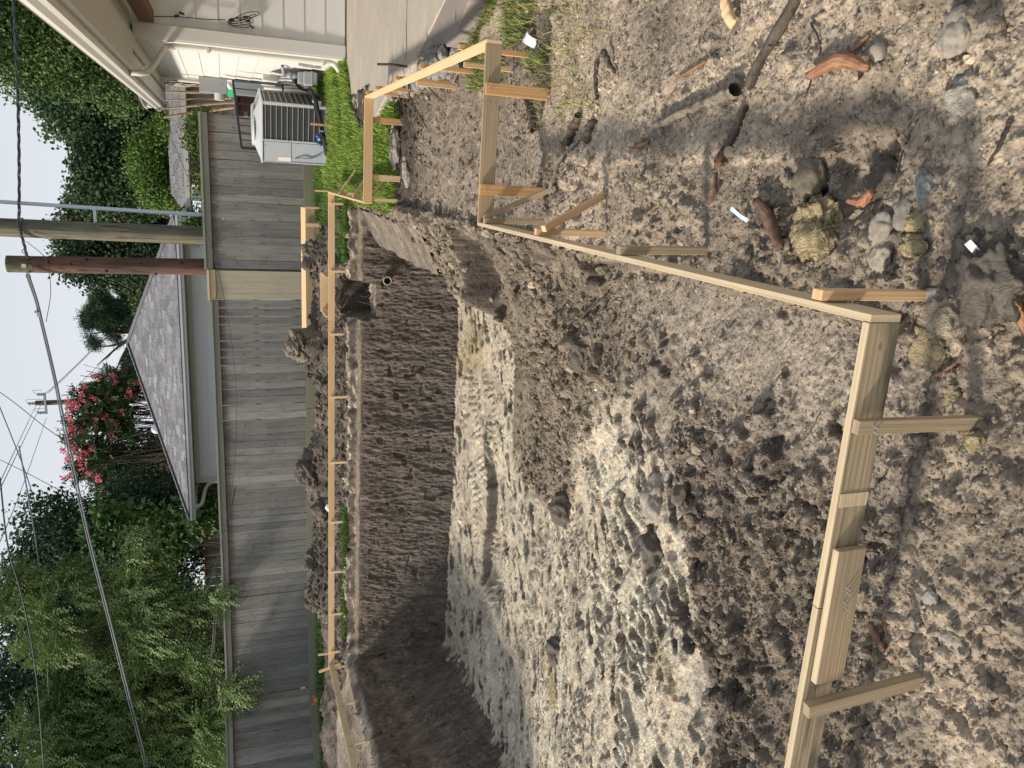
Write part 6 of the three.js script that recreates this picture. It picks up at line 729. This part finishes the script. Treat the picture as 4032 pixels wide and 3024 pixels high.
rock('clay_clod', 'clod', 'bulky tan clod outside the near form corner', -0.27, -1.42, [0.05, 0.035, 0.05], std({ map: greyT, color: lin(1.15, 1.08, 0.95), bumpMap: soilBump, bumpScale: 0.01 }), { amp: 0.36 });
rock('clay_clod', 'clod', 'long yellow clay ridge below the near form corner', -0.34, -1.45, [0.06, 0.03, 0.06], yelM, { amp: 0.36, sink: 0.1 });
rock('clay_clod', 'clod', 'flat yellow clay flake touching the second near stake', -0.47, -1.37, [0.03, 0.012, 0.024], yelM, { amp: 0.25 });
rock('clay_clod', 'clod', 'orange-yellow clay lump beyond the foot of the second near stake', -0.545, -1.285, [0.028, 0.022, 0.026], yelM, { amp: 0.3 });
rock('dirt_lump', 'clod', 'big dark dirt lump with embedded wood at the right edge', -0.16, -1.34, [0.1, 0.05, 0.08], clodDk, { amp: 0.4, det: 4, sink: 0.1 });
rock('stone', 'stone', 'flat grey stone left of the orange bark by the leftmost stake', -0.98, -1.3, [0.026, 0.01, 0.022], std({ map: rubT, color: lin(1.0, 0.95, 0.88) }), { amp: 0.2 });
rock('stone', 'stone', 'pale angular lump in the rough soil below the splice board', -1.05, -1.22, [0.03, 0.018, 0.03], clodM, { amp: 0.3 });
rock('clay_clod', 'clod', 'dark clod overhanging the edge of the track marks', -2.62, -5.42, [0.13, 0.1, 0.12], clodDk, { amp: 0.4, sink: 0.2 });
rock('clay_clod', 'clod', 'pair of dark clods alone on the pale floor by the far wall', -2.1, -6.95, [0.12, 0.06, 0.09], clodDk, { amp: 0.35 });
rock('clay_clod', 'clod', 'dark clod clump lying on the smooth pale clay at left', -4.0, -5.45, [0.12, 0.07, 0.1], clodDk, { amp: 0.4 });
rock('clay_clod', 'clod', 'dark clod in the middle of the churned heap near the long board', -0.95, -4.0, [0.09, 0.06, 0.08], clodDk, { amp: 0.4 });
rock('clay_clod', 'clod', 'large crusted clod at the lower edge of the churned heap', -1.4, -2.9, [0.1, 0.06, 0.08], clodM, { amp: 0.4 });
rock('clay_clod', 'clod', 'shadowed broken clod beside the deep hole in the heap', -1.62, -2.85, [0.08, 0.06, 0.07], clodDk, { amp: 0.4 });
rock('clay_clod', 'clod', 'grey clod standing just inside the near form board', -0.92, -1.6, [0.04, 0.03, 0.04], clodDk, { amp: 0.35 });
for (const [x, z, s, l] of [[0.24, -8.85, 0.13, 'longest pale limestone slab in the dark soil under the lawn board'], [0.06, -8.6, 0.09, 'pale limestone lump at the tip of the short stakes'], [-0.05, -8.45, 0.07, 'smallest pale limestone lump nearest the pad corner stake'], [0.42, -9.0, 0.06, 'pale limestone piece beside the bent rebars']]) rock('limestone_chunk', 'stone', l, x, z < -8.5 ? z + 0.55 : z + 0.5, [s * 1.3, s * 0.4, s * 0.6], paleM, { amp: 0.35 });
{ // big spoil lumps along the far mound
  const S = [[-2.7, -12.3, 0.24, 'largest pale crusted lump on the far spoil heap'], [-4.75, -12.25, 0.24, 'crusted lump at the middle of the far spoil heap'], [-6.5, -12.3, 0.22, 'crusted lump near the left end of the far spoil heap'], [-1.3, -12.3, 0.2, 'dark lump at the right end of the far spoil heap'], [-3.25, -12.0, 0.2, 'dark lump behind the third far stake'], [-5.4, -12.1, 0.2, 'brown lump left of the white litter on the spoil heap'], [-7.1, -12.2, 0.2, 'dark lump above the left form corner']];
  for (const [x, z, s, l] of S) rock('spoil_lump', 'dirt lump', l, x, z, [s * 1.1, s * 0.75, s * 0.8], s > 0.23 && x > -3 ? std({ map: greyT, color: lin(0.62, 0.6, 0.56) }) : clodDk, { amp: 0.42, det: 4, sink: -0.1 });
  rock('white_litter', 'litter', 'small white scrap lying on the far spoil heap', -5.3, -11.85, [0.07, 0.05, 0.05], std({ color: lin(0.8, 0.8, 0.78) }), { amp: 0.2, sink: 0.8 });
}
function sheetScrap(name, label, x, z, L, Wd, ry, mat, amp) { const g = new THREE.PlaneGeometry(L, Wd, 14, 6), p = g.attributes.position; for (let i = 0; i < p.count; i++) p.setZ(i, amp * fbm(p.getX(i) * 28, p.getY(i) * 22, 871, 3) + amp * 0.7 * Math.sin(p.getX(i) * 40)); g.rotateX(-Math.PI / 2); g.computeVertexNormals(); const m = mesh(name, g, mat); m.position.set(x, hAt(x, z) + 0.03, z); m.rotation.set(0.2, ry, 0.15); return tag(m, label, 'litter'); }
sheetScrap('white_paper', 'crumpled white paper strip on the grass by the patio corner', 0.8, -4.66, 0.2, 0.06, 0.9, std({ color: lin(0.7, 0.71, 0.74), roughness: 0.7, side: THREE.DoubleSide }), 0.03);
sheetScrap('plastic_wrapper', 'shiny pale blue plastic wrapper caught between soil clods', -0.07, -2.32, 0.075, 0.014, 1.0, std({ color: lin(0.55, 0.66, 0.85), roughness: 0.3, side: THREE.DoubleSide }), 0.008);
sheetScrap('torn_paper', 'scrap of white paper stuck beside the big dark dirt lump', -0.09, -1.36, 0.036, 0.018, 0.8, std({ color: lin(0.75, 0.78, 0.82), side: THREE.DoubleSide }), 0.006);
{ const t = thing('drain_pipe', 'end of a pale plastic pipe poking from the far pit wall', 'pipe', [-1.42, -0.47, -10.58], 0); mesh('pipe', at(new THREE.CylinderGeometry(0.055, 0.055, 0.3, 20, 1, true), 0, 0, 0, Math.PI / 2 - 0.1), std({ color: lin(0.3, 0.28, 0.25), roughness: 0.5, side: THREE.DoubleSide }), t); mesh('rim', at(new THREE.TorusGeometry(0.053, 0.008, 8, 22), 0, 0.015, 0.15, -0.1), std({ color: lin(0.36, 0.34, 0.3), roughness: 0.5 }), t); mesh('pipe_mouth', at(new THREE.CylinderGeometry(0.05, 0.05, 0.02, 18), 0, 0.005, 0.08, Math.PI / 2 - 0.1), std({ color: lin(0.01, 0.01, 0.01) }), t); }
[[-10.68, 0.13, -14.3, 'upper orange marking flag against the fence at left', 0], [-10.83, 0.13, -14.3, 'lower orange marking flag against the fence at left', 0], [-10.75, 0.09, -14.28, 'yellow marking flag between two orange ones', 1], [-10.94, 0.0, -14.2, 'orange marking flag low in the grass strip', 0], [-11.62, 0.02, -13.9, 'lone orange flag at the lower left grass edge', 0]].forEach(([x, y, z, l, k]) => { const t = thing('marking_flag', l, 'flag', [x, 0, z], 0, 'utility marking flags by the fence'); mesh('wire', new THREE.CylinderGeometry(0.0025, 0.0025, y + 0.14, 5).translate(0, (y + 0.05) / 2, 0), metalGrey, t); const g = new THREE.PlaneGeometry(0.1, 0.07, 4, 2), p = g.attributes.position; for (let i = 0; i < p.count; i++) p.setZ(i, 0.02 * Math.sin(p.getX(i) * 50)); g.computeVertexNormals(); mesh('flag', g.translate(0.04, y + 0.04, 0), std({ color: k ? lin(0.8, 0.7, 0.04) : lin(0.9, 0.13, 0.03), side: THREE.DoubleSide }), t); });
{ // fine white shell grit and roots hanging from the pit rim
  const R = rng(990), gs = []; for (let k = 0; k < 60; k++) { const x = -7 + R() * 6, y = -0.1 - R() * 1.1, z = pw([[-1.62, -10.28], [-1.05, -10.5], [-0.3, -10.73], [-0.17, -10.79]], y) + 0.06; gs.push(tube([V3(x, y, z), V3(x + (R() - 0.5) * 0.08, y - 0.05 - 0.08 * R(), z + 0.03), V3(x + (R() - 0.5) * 0.16, y - 0.1 - 0.16 * R(), z + 0.02)], 0.0025, 6, 4)); } tag(mesh('hanging_rootlets', gs, barkGy), 'fine pale rootlets hanging out of the far pit wall', null, null, 'stuff');
}
renderer.render(scene, camera);
